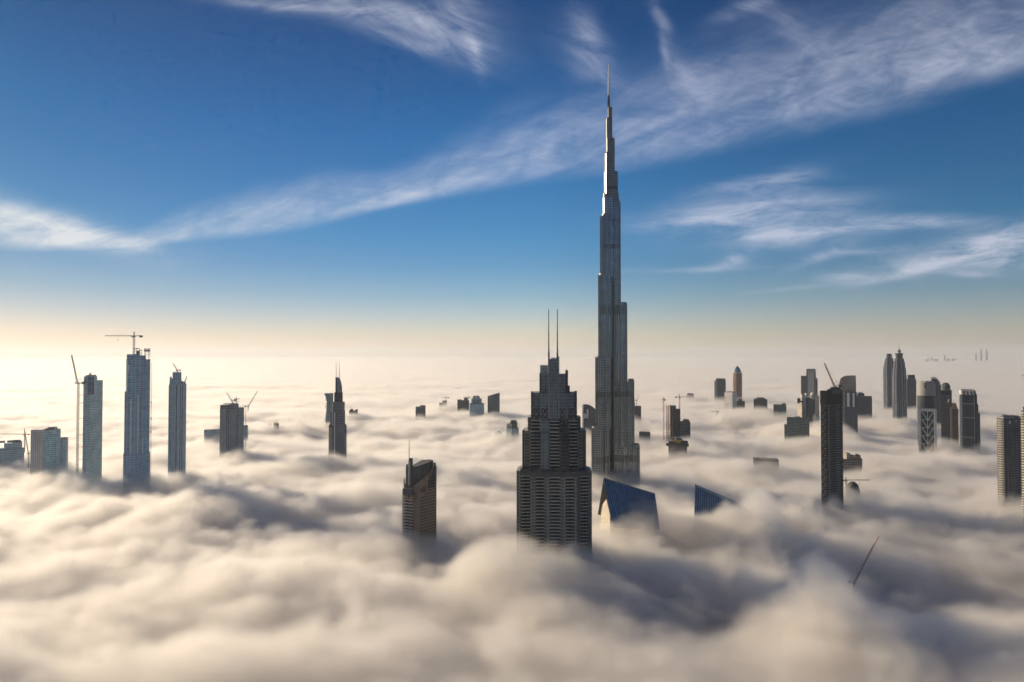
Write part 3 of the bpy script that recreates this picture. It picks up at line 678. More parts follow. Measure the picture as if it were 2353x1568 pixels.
mb = MB(); q = [(x(122) + 4.6 * math.cos(t / 10 * math.pi), z(991) - 4.5 * math.sin(t / 10 * math.pi)) for t in range(11)]
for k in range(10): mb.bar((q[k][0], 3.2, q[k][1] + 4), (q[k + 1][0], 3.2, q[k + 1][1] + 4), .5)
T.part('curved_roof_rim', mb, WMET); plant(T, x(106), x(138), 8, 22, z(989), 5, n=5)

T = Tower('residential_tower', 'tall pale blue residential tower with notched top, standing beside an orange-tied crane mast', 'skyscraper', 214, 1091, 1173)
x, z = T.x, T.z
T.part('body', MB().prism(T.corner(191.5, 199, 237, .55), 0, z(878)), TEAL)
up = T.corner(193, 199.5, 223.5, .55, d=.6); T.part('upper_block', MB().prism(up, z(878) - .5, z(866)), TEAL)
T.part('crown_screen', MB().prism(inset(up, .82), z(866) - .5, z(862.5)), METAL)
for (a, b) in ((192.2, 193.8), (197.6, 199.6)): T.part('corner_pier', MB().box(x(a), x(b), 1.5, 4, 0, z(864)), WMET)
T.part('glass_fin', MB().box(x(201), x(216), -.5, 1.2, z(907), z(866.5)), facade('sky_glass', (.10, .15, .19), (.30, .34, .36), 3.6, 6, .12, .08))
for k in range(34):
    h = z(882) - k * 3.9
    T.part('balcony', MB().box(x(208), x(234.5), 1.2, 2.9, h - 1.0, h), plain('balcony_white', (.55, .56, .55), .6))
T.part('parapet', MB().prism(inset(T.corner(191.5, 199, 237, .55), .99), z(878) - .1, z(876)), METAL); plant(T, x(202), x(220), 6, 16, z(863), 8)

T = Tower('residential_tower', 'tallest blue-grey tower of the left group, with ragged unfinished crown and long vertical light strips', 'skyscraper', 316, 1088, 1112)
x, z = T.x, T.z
B4 = facade('haze_blue_glass', (.18, .33, .42), (.44, .58, .66), 3.7, 5.5, .25, .12)  # blue paled by haze that is part of the colour
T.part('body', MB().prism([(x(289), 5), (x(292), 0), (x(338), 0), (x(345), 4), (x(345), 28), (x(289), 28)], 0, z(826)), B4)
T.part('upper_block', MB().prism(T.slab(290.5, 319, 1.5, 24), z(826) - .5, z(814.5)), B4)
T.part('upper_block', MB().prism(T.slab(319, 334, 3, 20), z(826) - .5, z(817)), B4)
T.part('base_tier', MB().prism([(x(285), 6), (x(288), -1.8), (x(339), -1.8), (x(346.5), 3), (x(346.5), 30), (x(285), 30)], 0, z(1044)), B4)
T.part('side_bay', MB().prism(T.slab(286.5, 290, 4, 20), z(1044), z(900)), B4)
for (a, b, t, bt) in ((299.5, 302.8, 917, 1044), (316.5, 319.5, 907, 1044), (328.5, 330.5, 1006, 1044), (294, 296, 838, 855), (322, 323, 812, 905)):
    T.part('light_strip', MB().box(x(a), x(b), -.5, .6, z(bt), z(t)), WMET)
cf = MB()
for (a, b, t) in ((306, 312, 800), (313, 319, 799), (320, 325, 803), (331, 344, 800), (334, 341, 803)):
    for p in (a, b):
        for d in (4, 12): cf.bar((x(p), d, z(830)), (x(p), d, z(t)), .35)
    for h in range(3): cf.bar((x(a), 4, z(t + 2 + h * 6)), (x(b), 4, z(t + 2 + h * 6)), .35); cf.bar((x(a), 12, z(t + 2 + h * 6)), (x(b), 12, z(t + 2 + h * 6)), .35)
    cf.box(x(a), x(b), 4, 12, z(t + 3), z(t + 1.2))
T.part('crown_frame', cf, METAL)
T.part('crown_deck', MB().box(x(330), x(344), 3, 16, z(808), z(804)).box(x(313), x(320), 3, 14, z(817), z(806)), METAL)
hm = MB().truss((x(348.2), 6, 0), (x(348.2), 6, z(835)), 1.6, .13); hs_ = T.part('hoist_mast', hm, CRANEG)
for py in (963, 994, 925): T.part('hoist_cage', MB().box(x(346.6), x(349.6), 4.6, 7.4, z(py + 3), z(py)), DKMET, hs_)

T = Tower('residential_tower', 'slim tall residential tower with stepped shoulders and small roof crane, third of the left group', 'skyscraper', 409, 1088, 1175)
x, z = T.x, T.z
B5 = facade('slim_tower_wall', (.17, .31, .38), (.50, .62, .67), 3.5, 3.4, .35, .28)  # wall colour has the haze over the tower mixed in
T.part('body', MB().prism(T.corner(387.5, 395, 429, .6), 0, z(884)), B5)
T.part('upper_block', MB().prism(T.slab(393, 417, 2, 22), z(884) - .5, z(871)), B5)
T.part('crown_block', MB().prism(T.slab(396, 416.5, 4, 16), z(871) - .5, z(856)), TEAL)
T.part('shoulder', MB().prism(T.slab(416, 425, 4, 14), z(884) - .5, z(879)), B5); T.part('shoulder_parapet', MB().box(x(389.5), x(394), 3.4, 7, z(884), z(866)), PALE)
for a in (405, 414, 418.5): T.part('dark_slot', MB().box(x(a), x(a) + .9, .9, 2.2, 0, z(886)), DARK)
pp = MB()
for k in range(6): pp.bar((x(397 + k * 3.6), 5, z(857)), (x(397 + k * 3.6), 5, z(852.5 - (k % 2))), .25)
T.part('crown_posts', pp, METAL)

crane('pale luffing crane, its long jib raised, tied to the notched blue tower', 180, 1165, 1110, 882, tip=(164.5, 816), mat=CRANEG, w=2.6)
o = MB()
ct = bpy.data.objects['tower_crane']
for py in (908, 925, 961, 999, 1027, 1055, 1078):
    a = at(181.5, py, 1165) - ct.location; b = at(194, py, 1166) - ct.location
    MB().bar(a, b, .35).bar(a + Vector((0, 0, -2)), b, .2).build('wall_tie', ORANGE, ct)
crane('level-jib crane on the tallest left tower', 308, 1116, 830, 774.5, jib=(241, 324), w=2.2)
crane('small luffing crane on the slim left tower roof', 408, 1180, 858, 853, tip=(397.5, 835), w=1.5)
crane('short luffing crane clamped to the right shoulder of the slim left tower', 424.5, 1176, 884, 879.5, tip=(429, 865), w=1.4)
crane('faint crane in the fog, beside the pale broad block', 66, 1230, 1075, 1043, tip=(56, 985), w=1.6)
crane('very faint level-jib crane above the low block at the left edge', 57, 1330, 1040, 1000, jib=(-5, 66), w=1.6)

# ================================================================== middle left
T = Tower('office_tower', 'grey square tower with stepped top under three cranes, left of centre', 'tower', 534, 1038, 1440)
x, z = T.x, T.z
B6 = facade('grey_blue_wall', (.10, .15, .18), (.32, .36, .38), 3.6, 3.6, .32, .26)
T.part('body', MB().prism(T.corner(505.5, 520, 562, .95), 0, z(940)), B6)
T.part('side_block', MB().prism([(x(506), 12.4), (x(520), 1), (x(549), 6), (x(549), 26), (x(515), 30)], z(940) - .5, z(931.5)), SHELL)
T.part('core_block', MB().prism(T.slab(526, 548.5, 4, 20), z(940) - .5, z(928.8)), B6)
for a in (521, 525.5, 546): T.part('dark_slot', MB().bar((x(a), (x(a) - x(520)) / .95 - .1, 0), (x(a), (x(a) - x(520)) / .95 - .1, z(941)), .8), DARK)
fr = MB()
for k in range(7): fr.bar((x(549 + k * 2.2), 14, z(941)), (x(549 + k * 2.2), 14, z(935 - (k * 5) % 7)), .3)
T.part('rebar_frame', fr, CRANEG); plant(T, x(510), x(545), 6, 22, z(929), 4, n=3, hmax=3)
hm = MB().truss((x(565.5), 16, 0), (x(565.5), 16, z(938)), 1.8, .16); hs_ = T.part('hoist_mast', hm, CRANEG)
for k in range(8): T.part('hoist_tie', MB().bar((x(565.5), 16, z(948 + k * 11)), (x(560), 24, z(948 + k * 11)), .3), CRANEG, hs_)
crane('luffing crane with its jib raised to the left, on the grey square tower', 534, 1447, 932, 922.5, tip=(520.5, 902.5), w=1.8)
crane('luffing crane with its long jib raised to the right, beside the grey square tower', 570, 1450, 945, 935, tip=(592, 898.5), w=1.8)
crane('small level-jib crane in the middle of the grey square tower roof', 543.5, 1447, 930, 919, jib=(552, 539.5), w=1.6)
midrise('office_block', 'low flat block just above the fog behind the grey square tower', 'building', 469.5, 509, 991, 1006, 1690, PALE, 21, plantn=2)
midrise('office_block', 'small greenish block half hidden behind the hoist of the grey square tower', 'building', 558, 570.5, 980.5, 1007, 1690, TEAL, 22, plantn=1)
T = Tower('rooftop', 'tiny dark rooftop with machinery breaking the fog, alone between two left towers', 'building', 634, 976, 2010)
T.part('body', MB().prism(T.slab(629, 641, 0, 14), 0, T.z(974)), DKCONC); plant(T, T.x(630), T.x(641), 2, 10, T.z(974), 9, DKMET, 4, 4); T.part('canopy', MB().box(T.x(617), T.x(625), 2, 9, T.z(977), T.z(974.6)), CREAM)

T = Tower('slim_twin_mast_tower', 'slim stepped tower with curved blade crown and two white masts, left of centre', 'skyscraper', 776, 1051, 1368)
x, z = T.x, T.z
S6 = facade('slim_dark_wall', (.045, .06, .08), (.24, .25, .27), 3.6, 3.2, .38, .26)
T.part('lower_tier', MB().prism([(x(755.6), 9), (x(769), 0), (x(790), 0), (x(796.6), 7), (x(796.6), 26), (x(757), 26)], 0, z(979)), S6)
T.part('middle_tier', MB().prism([(x(759), 10), (x(770), 1.5), (x(789), 1.5), (x(793.5), 7), (x(793.5), 25), (x(760), 25)], z(979) - .5, z(946)), S6)
T.part('upper_tier', MB().prism([(x(763.5), 9), (x(770), 3), (x(788), 3), (x(792.5), 8), (x(792.5), 24), (x(764), 24)], z(946) - .5, z(925)), S6)
T.part('crown_tier', MB().prism(T.slab(768, 787.6, 4, 16), z(925) - .5, z(903)), DARK)
mb = MB(); prof = [(771.8, 903), (771.8, 868), (777, 867.6), (781, 871), (784, 879), (786, 890), (786.4, 903)]
f_ = [(x(a), 5, z(b)) for a, b in prof]; b_ = [(x(a), 17, z(b)) for a, b in prof]
mb.face(f_); mb.face(list(reversed(b_)))
for k in range(len(f_)):
    j = (k + 1) % len(f_); mb.face([f_[j], f_[k], b_[k], b_[j]])
bl_ = T.part('crown_blade', mb, facade('blade_panels', (.14, .17, .21), (.26, .28, .31), 4, 2, .1, .1, rough=.25))
T.part('blade_edge', MB().box(x(770.6), x(773.6), 4, 18, z(905), z(868)), DARK, bl_); T.part('blade_opening', MB().bar((x(783.5), 4.9, z(892)), (x(783.5), 5.2, z(892)), 1.8, 10), DARK, bl_)
for p in (772.3, 779.6): T.part('mast', MB().bar((x(p), 9, z(870)), (x(p), 9, z(852)), .62, 8, .5).bar((x(p), 9, z(852)), (x(p), 9, z(834)), .48, 8, .35), plain('mast_paint', (.55, .40, .34), .5))
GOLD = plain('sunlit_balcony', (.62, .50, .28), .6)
q0 = Vector((x(755.6), 9, 0)); q1 = Vector((x(769), 0, 0))
for k in range(26):
    h = z(981) - k * 3.75
    T.part('balcony', MB().bar(q0.lerp(q1, .12) + Vector((-.8, -.7, h)), q0.lerp(q1, .62) + Vector((-.8, -.7, h)), .75), GOLD)
for k in range(20):
    h = z(981) - k * 4.6
    T.part('rear_balcony', MB().box(x(796.6) - .5, x(796.6) + 1.4, 9, 18, h - 1.2, h), plain('balcony_white', (.55, .56, .55), .6))
T.part('pale_rib', MB().box(x(768.4), x(770.4), -1.0, .6, 0, z(948)), WMET); T.part('pale_rib', MB().box(x(764), x(765.6), 3.5, 6, z(979), z(926)), WMET)
for (a, b, h) in ((757, 762, 976), (784, 795, 976)): T.part('terrace_frame', MB().box(x(a), x(b), 3, 8, z(982), z(h)), DKMET)

T = Tower('office_tower', 'pale green curved glass tower with slanting edge, tucked behind the slim twin-mast tower', 'tower', 755, 971, 2064)
x, z = T.x, T.z
cvr = lambda px, py: (x(px), z(py))
mb = MB(); L_ = [(748, 1050), (747.5, 1000), (748.5, 971), (750.5, 940), (751, 922), (748, 910), (746, 905)]
for k in range(len(L_) - 1):
    (a, ya), (b, yb) = L_[k], L_[k + 1]
    mb.face([(x(a), 0, z(ya)), (x(766), 0, z(ya)), (x(766), 0, z(yb)), (x(b), 0, z(yb))], [(0, z(ya)), (20, z(ya)), (20, z(yb)), (0, z(yb))])
    mb.face([(x(a) - 4, 22, z(ya)), (x(a), 0, z(ya)), (x(b), 0, z(yb)), (x(b) - 1, 22, z(yb))], [(0, z(ya)), (22, z(ya)), (22, z(yb)), (0, z(yb))])
mb.face([(x(746), 0, z(905)), (x(766), 0, z(905)), (x(766), 22, z(905)), (x(745), 22, z(905))]); mb.box(x(747), x(766), 1, 22, 0, z(1049))
T.part('body', mb, facade('pale_green_curtain', (.12, .20, .20), (.22, .30, .30), 3.8, 5, .12, .1)); T.part('roof_edge', MB().box(x(745.5), x(766), -.6, 6, z(905.5), z(904)), METAL)
T = Tower('rooftop', 'dark ragged rooftop under construction just right of the slim twin-mast tower', 'building', 814, 952, 2340)
T.part('body', MB().prism(T.slab(802, 822, 0, 22), 0, T.z(945)), DARK); plant(T, T.x(803), T.x(826), 0, 18, T.z(945), 12, DKMET, 7, 6)

# ================================================================== far centre
midrise('office_block', 'lone small dark block in the fog, left of the far centre group', 'building', 955, 978, 937, 953, 2350, BLUE, 31, steps=[(965, 978, 934, BLUE)])
T = Tower('rooftop', 'pale rooftop mound with a crane on it, left of the far centre group', 'building', 1019, 928, 2650)
T.part('body', MB().prism(T.slab(1009, 1027, 0, 20), 0, T.z(926)), CONC); T.part('formwork', MB().box(T.x(1017), T.x(1027), 3, 14, T.z(926), T.z(921)), DKCONC)
crane('crane with bent jib on the pale rooftop mound', 1025.5, 2655, 927, 915, jib=(1014, 1031), w=2.6)
midrise('office_block', 'dark pair of blocks with crane on top, left of the slanted-roof block', 'building', 1051, 1078, 922, 942, 2540, DARK, 33, steps=[(1051, 1061, 920, DARK), (1066, 1075, 917, DKCONC)])
crane('small level-jib crane on the dark pair of far blocks', 1076, 2545, 925, 914.5, jib=(1065, 1079), w=2.4)
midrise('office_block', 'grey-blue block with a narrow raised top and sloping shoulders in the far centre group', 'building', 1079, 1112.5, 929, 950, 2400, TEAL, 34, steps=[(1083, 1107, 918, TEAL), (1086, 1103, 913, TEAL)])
T = Tower('office_tower', 'blue glass block with slanted roof, rightmost of the far centre group', 'building', 1134, 950, 2400)
x, z = T.x, T.z
pts = T.corner(1120.5, 1129, 1148.5, .8); T.part('body', MB().prism(pts, 0, 0, ztop=lambda a, b: z(912) + (z(905) - z(912)) * (a - x(1120)) / (x(1148) - x(1120))), BLUE)
T.part('roof_edge', MB().prism(inset(pts, .96), z(915), 0, ztop=lambda a, b: z(911) + (z(904) - z(911)) * (a - x(1120)) / (x(1148) - x(1120))), METAL)
T = Tower('apartment_tower', 'small pale tower with a dark head just left of the broad stepped tower', 'building', 1179, 1004, 1720)
x, z = T.x, T.z
T.part('body', MB().prism(T.corner(1163.5, 1176, 1192, .8), 0, z(985)), PALE); T.part('upper_block', MB().prism(T.slab(1175, 1189, 3, 14), z(985) - .5, z(972)), GREY); T.part('crown', MB().prism(T.slab(1174, 1187, 2, 14), z(972) - .3, z(967)), DARK)
T.part('side_turret', MB().prism(T.slab(1164, 1171, 9, 9), z(985) - .3, z(975)), CREAM); T.part('side_turret', MB().prism(T.slab(1171, 1174.5, 8, 9), z(985) - .3, z(971)), CREAM)
T = Tower('rooftop', 'low pale rooftop just breaking the fog left of the small dark-headed tower', 'building', 1146, 995, 1760)
T.part('body', MB().prism(T.slab(1138, 1154, 0, 14), 0, T.z(994)), CREAM); T.part('upper_block', MB().prism(T.slab(1143, 1149, 3, 8), T.z(994) - .3, T.z(991.5)), CONC)
T = Tower('office_tower', 'arched-top tower with a sunlit white edge, between the two biggest towers', 'tower', 1356, 995, 1800)
x, z = T.x, T.z
ap = [(1339, 995), (1339, 932), (1343, 930.5), (1350, 931), (1358, 934), (1366, 940), (1372, 949), (1374, 995)]
mb = MB(); f_ = [(x(a), 4, z(b)) for a, b in ap]; b_ = [(x(a), 24, z(b)) for a, b in ap]; mb.face(list(reversed(f_)), [(p[0], p[2]) for p in reversed(f_)]); mb.face(b_, [(p[0], p[2]) for p in b_])
for k in range(len(ap) - 1): mb.face([f_[k], f_[k + 1], b_[k + 1], b_[k]])
T.part('body', MB().prism(T.slab(1341, 1374, 5, 18), 0, z(994)), GREY); T.part('arched_slab', mb, GREY)
T.part('side_wall', MB().box(x(1338), x(1341.5), -2, 26, 0, z(932)), WHITE); T.part('front_wing', MB().prism(T.slab(1343, 1374, -1, 5), 0, z(962)), GREY)
T.part('white_column', MB().box(x(1348), x(1352), 1.5, 4, z(963), z(941)), WMET); T.part('white_column', MB().box(x(1341.8), x(1347.5), 2, 4, z(963), z(951)), WMET)

# ================================================================== right of the supertall
midrise('office_block', 'dark block emerging from the fog behind the right edge of the supertall', 'building', 1450, 1473, 935, 964, 2180, DARK, 41, steps=[(1450, 1459, 927.5, DARK)])
crane('tiny crane over the block behind the supertall', 1463, 2185, 940, 921, tip=(1467.5, 908), w=2.0)
midrise('rooftop', 'faint flat roof sunk in the fog right beside the supertall', 'building', 1468, 1494, 995.5, 1001, 1780, GREY, 42, plantn=2)
T = Tower('unfinished_tower', 'unfinished tower with bare sunlit orange-brown columns between two cranes', 'tower', 1546, 1008, 1680)
x, z = T.x, T.z
T.part('body', MB().prism(T.slab(1546, 1563, 2, 22), 0, z(941)), DARK); T.part('core', MB().prism(T.slab(1540, 1553, 6, 16), 0, z(933)), SHELL)
SUNCONC = plain('sun_tinted_concrete', (.42, .26, .17), .85)  # orange of the sunlit side put into the concrete colour
for p in (1531, 1535, 1539.5, 1543.5):
    for d in (2, 12): T.part('column', MB().box(x(p), x(p) + 1.3, d, d + 1.6, 0, z(932 + (p % 3))), SUNCONC)
for k in range(24):
    h = z(935) - k * 4.0
    T.part('floor_slab', MB().box(x(1530.5), x(1545), 1.4, 18, h - .35, h), SUNCONC if k % 2 else CONC)
fr = MB()
for k in range(7): fr.bar((x(1531 + k * 2.6), 4, z(934)), (x(1531 + k * 2.6), 4, z(929 + (k * 3) % 4)), .3)
T.part('rebar_frame', fr, CRANEG)
crane('crane with thin mast and short jib left of the unfinished tower', 1524.8, 1672, 1012, 920, jib=(1518, 1528), mat=RED, w=2.2)
crane('crane with a level jib to the right, above the unfinished tower', 1561.5, 1690, 945, 914, jib=(1595, 1553), mat=RED, w=2.2)
midrise('office_block', 'grey block with sloping top against the right side of the unfinished tower', 'building', 1563, 1586, 971, 1003, 1740, GREY, 43, steps=[(1569, 1583, 966, GREY)])
T = Tower('construction_deck', 'dark open construction deck with yellow formwork floating on the fog below the unfinished tower', 'building', 1556, 1033, 1475)
x, z = T.x, T.z
T.part('body', MB().prism(T.slab(1535, 1578, 0, 26), 0, z(1022)), SHELL); T.part('formwork', MB().box(x(1547), x(1570), 3, 9, z(1022), z(1012)), YELLOW); T.part('formwork', MB().box(x(1545), x(1567), 10, 16, z(1022), z(1008.5)), DKCONC)
T.part('edge_screen', MB().box(x(1530), x(1582), -1, .2, z(1026), z(1019)), DKMET); plant(T, x(1532), x(1580), 2, 20, z(1020), 17, DKMET, 9, 7); T.part('tarpaulin', MB().box(x(1550), x(1553), 4, 8, z(1012), z(1006)), WMET)
midrise('rooftop', 'thin strip of a flat grey roof far off in the fog above the cranes', 'building', 1579, 1594, 905.5, 909.5, 3450, GREY, 44, plantn=1)
midrise('office_tower', 'dark blue block with chamfered top left of the pointed-roof tower', 'tower', 1641.5, 1668, 876, 912, 3350, NAVY, 45, steps=[(1645, 1667, 871, NAVY)], pcorner=1648, k=.8)
T = Tower('pointed_tower', 'reddish tower with a blue pointed roof and needle, right of the dark blue block', 'tower', 1695, 914, 3280)
x, z = T.x, T.z
oc = ellipse(x(1694.8), 26, (x(1705.7) - x(1684)) / 2, 24, 12, .26, .26 + 2 * math.pi)
T.part('body', MB().prism(oc, 0, z(857)), RUST); T.part('belt', MB().prism(inset(oc, 1.02), z(858), z(856.3)), CREAM)
r1 = T.part('pointed_roof', MB().prism(inset(oc, .86), z(857) - .5, z(849), pts2=inset(oc, .66)).prism(inset(oc, .66), z(849), z(842), pts2=inset(oc, .12)), CYAN); T.part('needle', MB().bar((x(1694.8), 26, z(843)), (x(1694.8), 26, z(837.5)), .9), METAL, r1)
midrise('office_block', 'bright white sunlit block in front of the pointed-roof tower', 'building', 1664.5, 1693, 902, 938, 2670, WHITE, 46, pcorner=1683, k=.7, plantn=2)
midrise('office_block', 'small dark stepped block right of the bright white one', 'building', 1692, 1711.5, 923, 937, 2690, DARK, 47, steps=[(1696, 1705, 918.5, DARK)])
midrise('office_block', 'dark squat block with raised middle, left of two in the open fog', 'building', 1731.5, 1763, 919, 942, 2570, DARK, 48, steps=[(1738, 1757, 916, DARK)])
midrise('office_block', 'lower grey-blue squat block, right of two in the open fog', 'building', 1777, 1806.5, 932, 950, 2420, BLUE, 49, steps=[(1797, 1805, 929, DARK)])
crane('dark crane jib lying on the fog below the squat blocks', 1647, 2400, 958, 947.5, jib=(1631, 1651), mat=DKMET, w=2.2)
T = Tower('rooftop', 'long flat unfinished roof edge just breaking the fog, middle right', 'building', 1758, 1062, 1310)
T.part('body', MB().prism(T.slab(1729, 1788, 0, 22), 0, T.z(1059)), SHELL)
for k in range(14): T.part('column', MB().box(T.x(1731 + k * 4.1), T.x(1731 + k * 4.1) + 1.0, .3, 1.5, T.z(1059), T.z(1055.4 + (k * 7) % 3 * .5)), DKCONC)
T.part('roof_slab', MB().box(T.x(1729), T.x(1786), 1.6, 20, T.z(1056.4), T.z(1055)), CONC)
midrise('office_block', 'wide greenish grey slab with horizontal window bands', 'building', 1807, 1859, 962.5, 1004, 1710, GREEN, 51, dep=24, plantn=3)
T = Tower('side_annex', 'low grey annex at the left end of the wide greenish slab', 'building', 1806, 1000, 1722, fix=False)
T.part('body', MB().prism(T.slab(1801.5, 1810, 0, 16), 0, T.z(977)), GREEN); T.part('parapet', MB().prism(T.slab(1801.2, 1810, -.3, 16.6), T.z(977), T.z(976)), METAL)
T = Tower('office_tower', 'pair of joined slabs, the right one taller with a pale panel, behind the gold-lit block', 'tower', 1860, 913, 3300)
x, z = T.x, T.z
T.part('lower_slab', MB().prism(T.slab(1840.5, 1856, 4, 40), 0, z(864.5)), NAVY); T.part('taller_slab', MB().prism(T.slab(1853, 1875, 0, 44), 0, z(853)), GREY); T.part('side_slab', MB().prism(T.slab(1874, 1878.8, 6, 40), 0, z(870)), NAVY)
T.part('pale_panel', MB().box(x(1856.5), x(1870.5), -1.5, .5, z(925), z(856)), plain('pale_panel', (.36, .36, .34), .5)); T.part('crown', MB().prism(T.slab(1853, 1874.5, 1, 40), z(853) - .5, z(848)), DARK)
for k in range(5): T.part('crown_fin', MB().box(x(1854 + k * 4.4), x(1854 + k * 4.4) + 2.5, -.5, 4, z(856), z(847.4)), WMET)
T = Tower('hotel_block', 'stepped block with bright gold-lit white bays, left of the dark unfinished tower', 'building', 1857, 966, 2130)
x, z = T.x, T.z
T.part('body', MB().prism(T.slab(1838, 1872, 6, 26), 0, z(917)), NAVY); T.part('left_bay', MB().prism(T.corner(1831.5, 1842, 1846, 1.2), 0, z(926)), CREAM); T.part('right_bay', MB().prism(T.corner(1868, 1877, 1882, 1.2), 0, z(909)), CREAM)
T.part('front_bay', MB().prism(T.corner(1845, 1851, 1872, .7, -3), 0, z(915)), NAVY)
for (a, b, t, bt) in ((1838, 1843, 907, 922), (1849, 1853, 904, 917), (1862, 1868, 903, 918), (1868, 1873, 950, 990)): T.part('white_turret', MB().prism(T.corner(a, b - 1, b + 2, 1.2, 2), z(bt), z(t)), WHITE)
T.part('left_roof', MB().prism(T.slab(1831.5, 1839, 8, 12), z(928), z(916.5)), GREY); plant(T, x(1842), x(1870), 8, 24, z(916), 19, WMET, 5, 9)
T.part('low_turret', MB().prism(T.corner(1867, 1874, 1880, 1.2, -8), 0, z(955)), WHITE)

T = Tower('unfinished_tower', 'tall dark unfinished tower with a perforated side and a red luffing crane on top', 'skyscraper', 1910, 1140, 990)
x, z = T.x, T.z
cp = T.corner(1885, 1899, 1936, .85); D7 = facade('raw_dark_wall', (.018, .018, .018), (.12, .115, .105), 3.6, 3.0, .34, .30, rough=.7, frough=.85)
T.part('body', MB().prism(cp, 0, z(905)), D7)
top = [(a, b) for a, b in inset(cp, 1.03)]; T.part('top_screen', MB().prism(top, z(929), z(899)), plain('safety_screen', (.045, .04, .035), .85))
T.part('core_block', MB().prism(T.slab(1901, 1934, 8, 14), z(905), z(895.5)), DKCONC); T.part('roof_deck', MB().prism(T.slab(1908, 1932, 10, 8), z(896), z(891)), DKMET)
fl_ = Vector((cp[3][0] - cp[0][0], cp[3][1] - cp[0][1], 0)); nl = Vector((-cp[3][1] + cp[0][1], cp[3][0] - cp[0][0], 0)).normalized(); nl = nl if nl.x < 0 else -nl
fr_ = Vector((cp[1][0] - cp[0][0], cp[1][1] - cp[0][1], 0)); nr = Vector((fr_.y, -fr_.x, 0)).normalized(); C0 = Vector((*cp[0], 0))
LIT = plain('slab_edge', (.40, .37, .32), .8)
for k in range(44):                                   # open slab edges staggered across the left side
    h = z(933) - k * 3.45; s_ = (k % 3) * .16
    T.part('slab_edge', MB().bar(C0 + fl_ * (.08 + s_) + nl * .5 + Vector((0, 0, h)), C0 + fl_ * (.46 + s_) + nl * .5 + Vector((0, 0, h)), .5).bar(C0 + fl_ * .94 + nl * .4 + Vector((0, 0, h - 1.6)), C0 + fl_ * (.80 - s_ * .4) + nl * .4 + Vector((0, 0, h - 1.6)), .4), LIT)
T.part('concrete_panel', MB().face([(C0 + fr_ * .02 + nr * .25 + Vector((0, 0, 0))), C0 + fr_ * .30 + nr * .25, C0 + fr_ * .30 + nr * .25 + Vector((0, 0, z(930))), C0 + fr_ * .02 + nr * .25 + Vector((0, 0, z(930)))]) or MB().bar(C0 + fr_ * .13 + nr * -2.2, C0 + fr_ * .13 + nr * -2.2 + Vector((0, 0, z(930))), 3.6), plain('grey_panel', (.17, .165, .15), .8))
for k in range(44):
    h = z(933) - k * 3.45
    T.part('balcony', MB().bar(C0 + fr_ * .56 + nr * .5 + Vector((0, 0, h)), C0 + fr_ * .80 + nr * .5 + Vector((0, 0, h)), .42), plain('balcony_rail', (.30, .29, .28), .7))
    if k % 2: T.part('rear_balcony', MB().bar(C0 + fr_ * .9 + nr * .5 + Vector((0, 0, h)), C0 + fr_ * 1.03 + nr * .5 + Vector((0, 0, h)), .5), plain('balcony_rail', (.30, .29, .28), .7))
for (t, py, w_) in ((.5, 1000, 2.2), (.5, 1050, 2.4), (.55, 1062, 2.2)): T.part('loading_deck', MB().bar(C0 + fl_ * t + nl * .5 + Vector((0, 0, z(py))), C0 + fl_ * t + nl * 3.8 + Vector((0, 0, z(py))), w_ * .6), DKMET)
rg = MB()
for k in range(9): p = C0 + fl_ * (k / 8); rg.bar(p + nl * .8 + Vector((0, 0, z(935))), p + nl * (.8 + (k % 3) * .5) + Vector((0, 0, z(897 + (k * 5) % 6))), .22)
T.part('scaffold_edge', rg, CRANEG)
crane('red luffing crane on the tall dark unfinished tower', 1919, 998, 897, 889, tip=(1894.5, 835), mat=RED, w=2.4)

T = Tower('office_tower', 'rounded-top tower with sunlit curved left side behind the dark unfinished tower', 'tower', 1948, 991, 1900)
x, z = T.x, T.z
ap = [(1929, 985), (1929, 880), (1931, 872), (1936, 867), (1944, 864.5), (1955, 863.5), (1967, 863.8), (1967.5, 985)]
mb = MB(); f_ = [(x(a), 14, z(b)) for a, b in ap]; b_ = [(x(a), 34, z(b)) for a, b in ap]
mb.face(list(reversed(f_)), [(p[0], p[2]) for p in reversed(f_)]); mb.face(b_)
for k in range(len(ap) - 1): mb.face([f_[k], f_[k + 1], b_[k + 1], b_[k]], [(0, f_[k][2]), (0, f_[k + 1][2]), (20, f_[k + 1][2]), (20, f_[k][2])])
T.part('rounded_slab', mb, facade('warm_grey_wall', (.06, .07, .08), (.42, .38, .32), 3.7, 4.2, .45, .3)); T.part('slab_base', MB().prism(T.slab(1929, 1967, 15, 18), 0, z(984)), GREY)
T.part('curved_side', MB().prism([(x(1929), 30), (x(1925.5), 24), (x(1926.5), 16), (x(1934), 13), (x(1934), 30)], 0, z(884)), CREAM)
T.part('front_wing', MB().prism(T.slab(1942, 1969, 0, 14), 0, z(901)), BLUE); T.part('lower_wing', MB().prism(T.slab(1941, 1970, -4, 4.5), 0, z(936)), BLUE)
for (a, b) in ((1946, 1952), (1959, 1963.5)): T.part('white_pier', MB().box(x(a), x(b), -.8, .5, z(935), z(903)), WMET)
midrise('office_block', 'dark blue double block with roof machinery, right of the rounded-top tower', 'building', 1968, 2003.5, 912, 955, 2330, NAVY, 53, steps=[(1970, 1986, 905, NAVY)], dep=30, plantn=6)
T = Tower('unfinished_block', 'low sunlit brown unfinished block peeping from behind the dark unfinished tower', 'building', 1958, 1074, 1250)
x, z = T.x, T.z
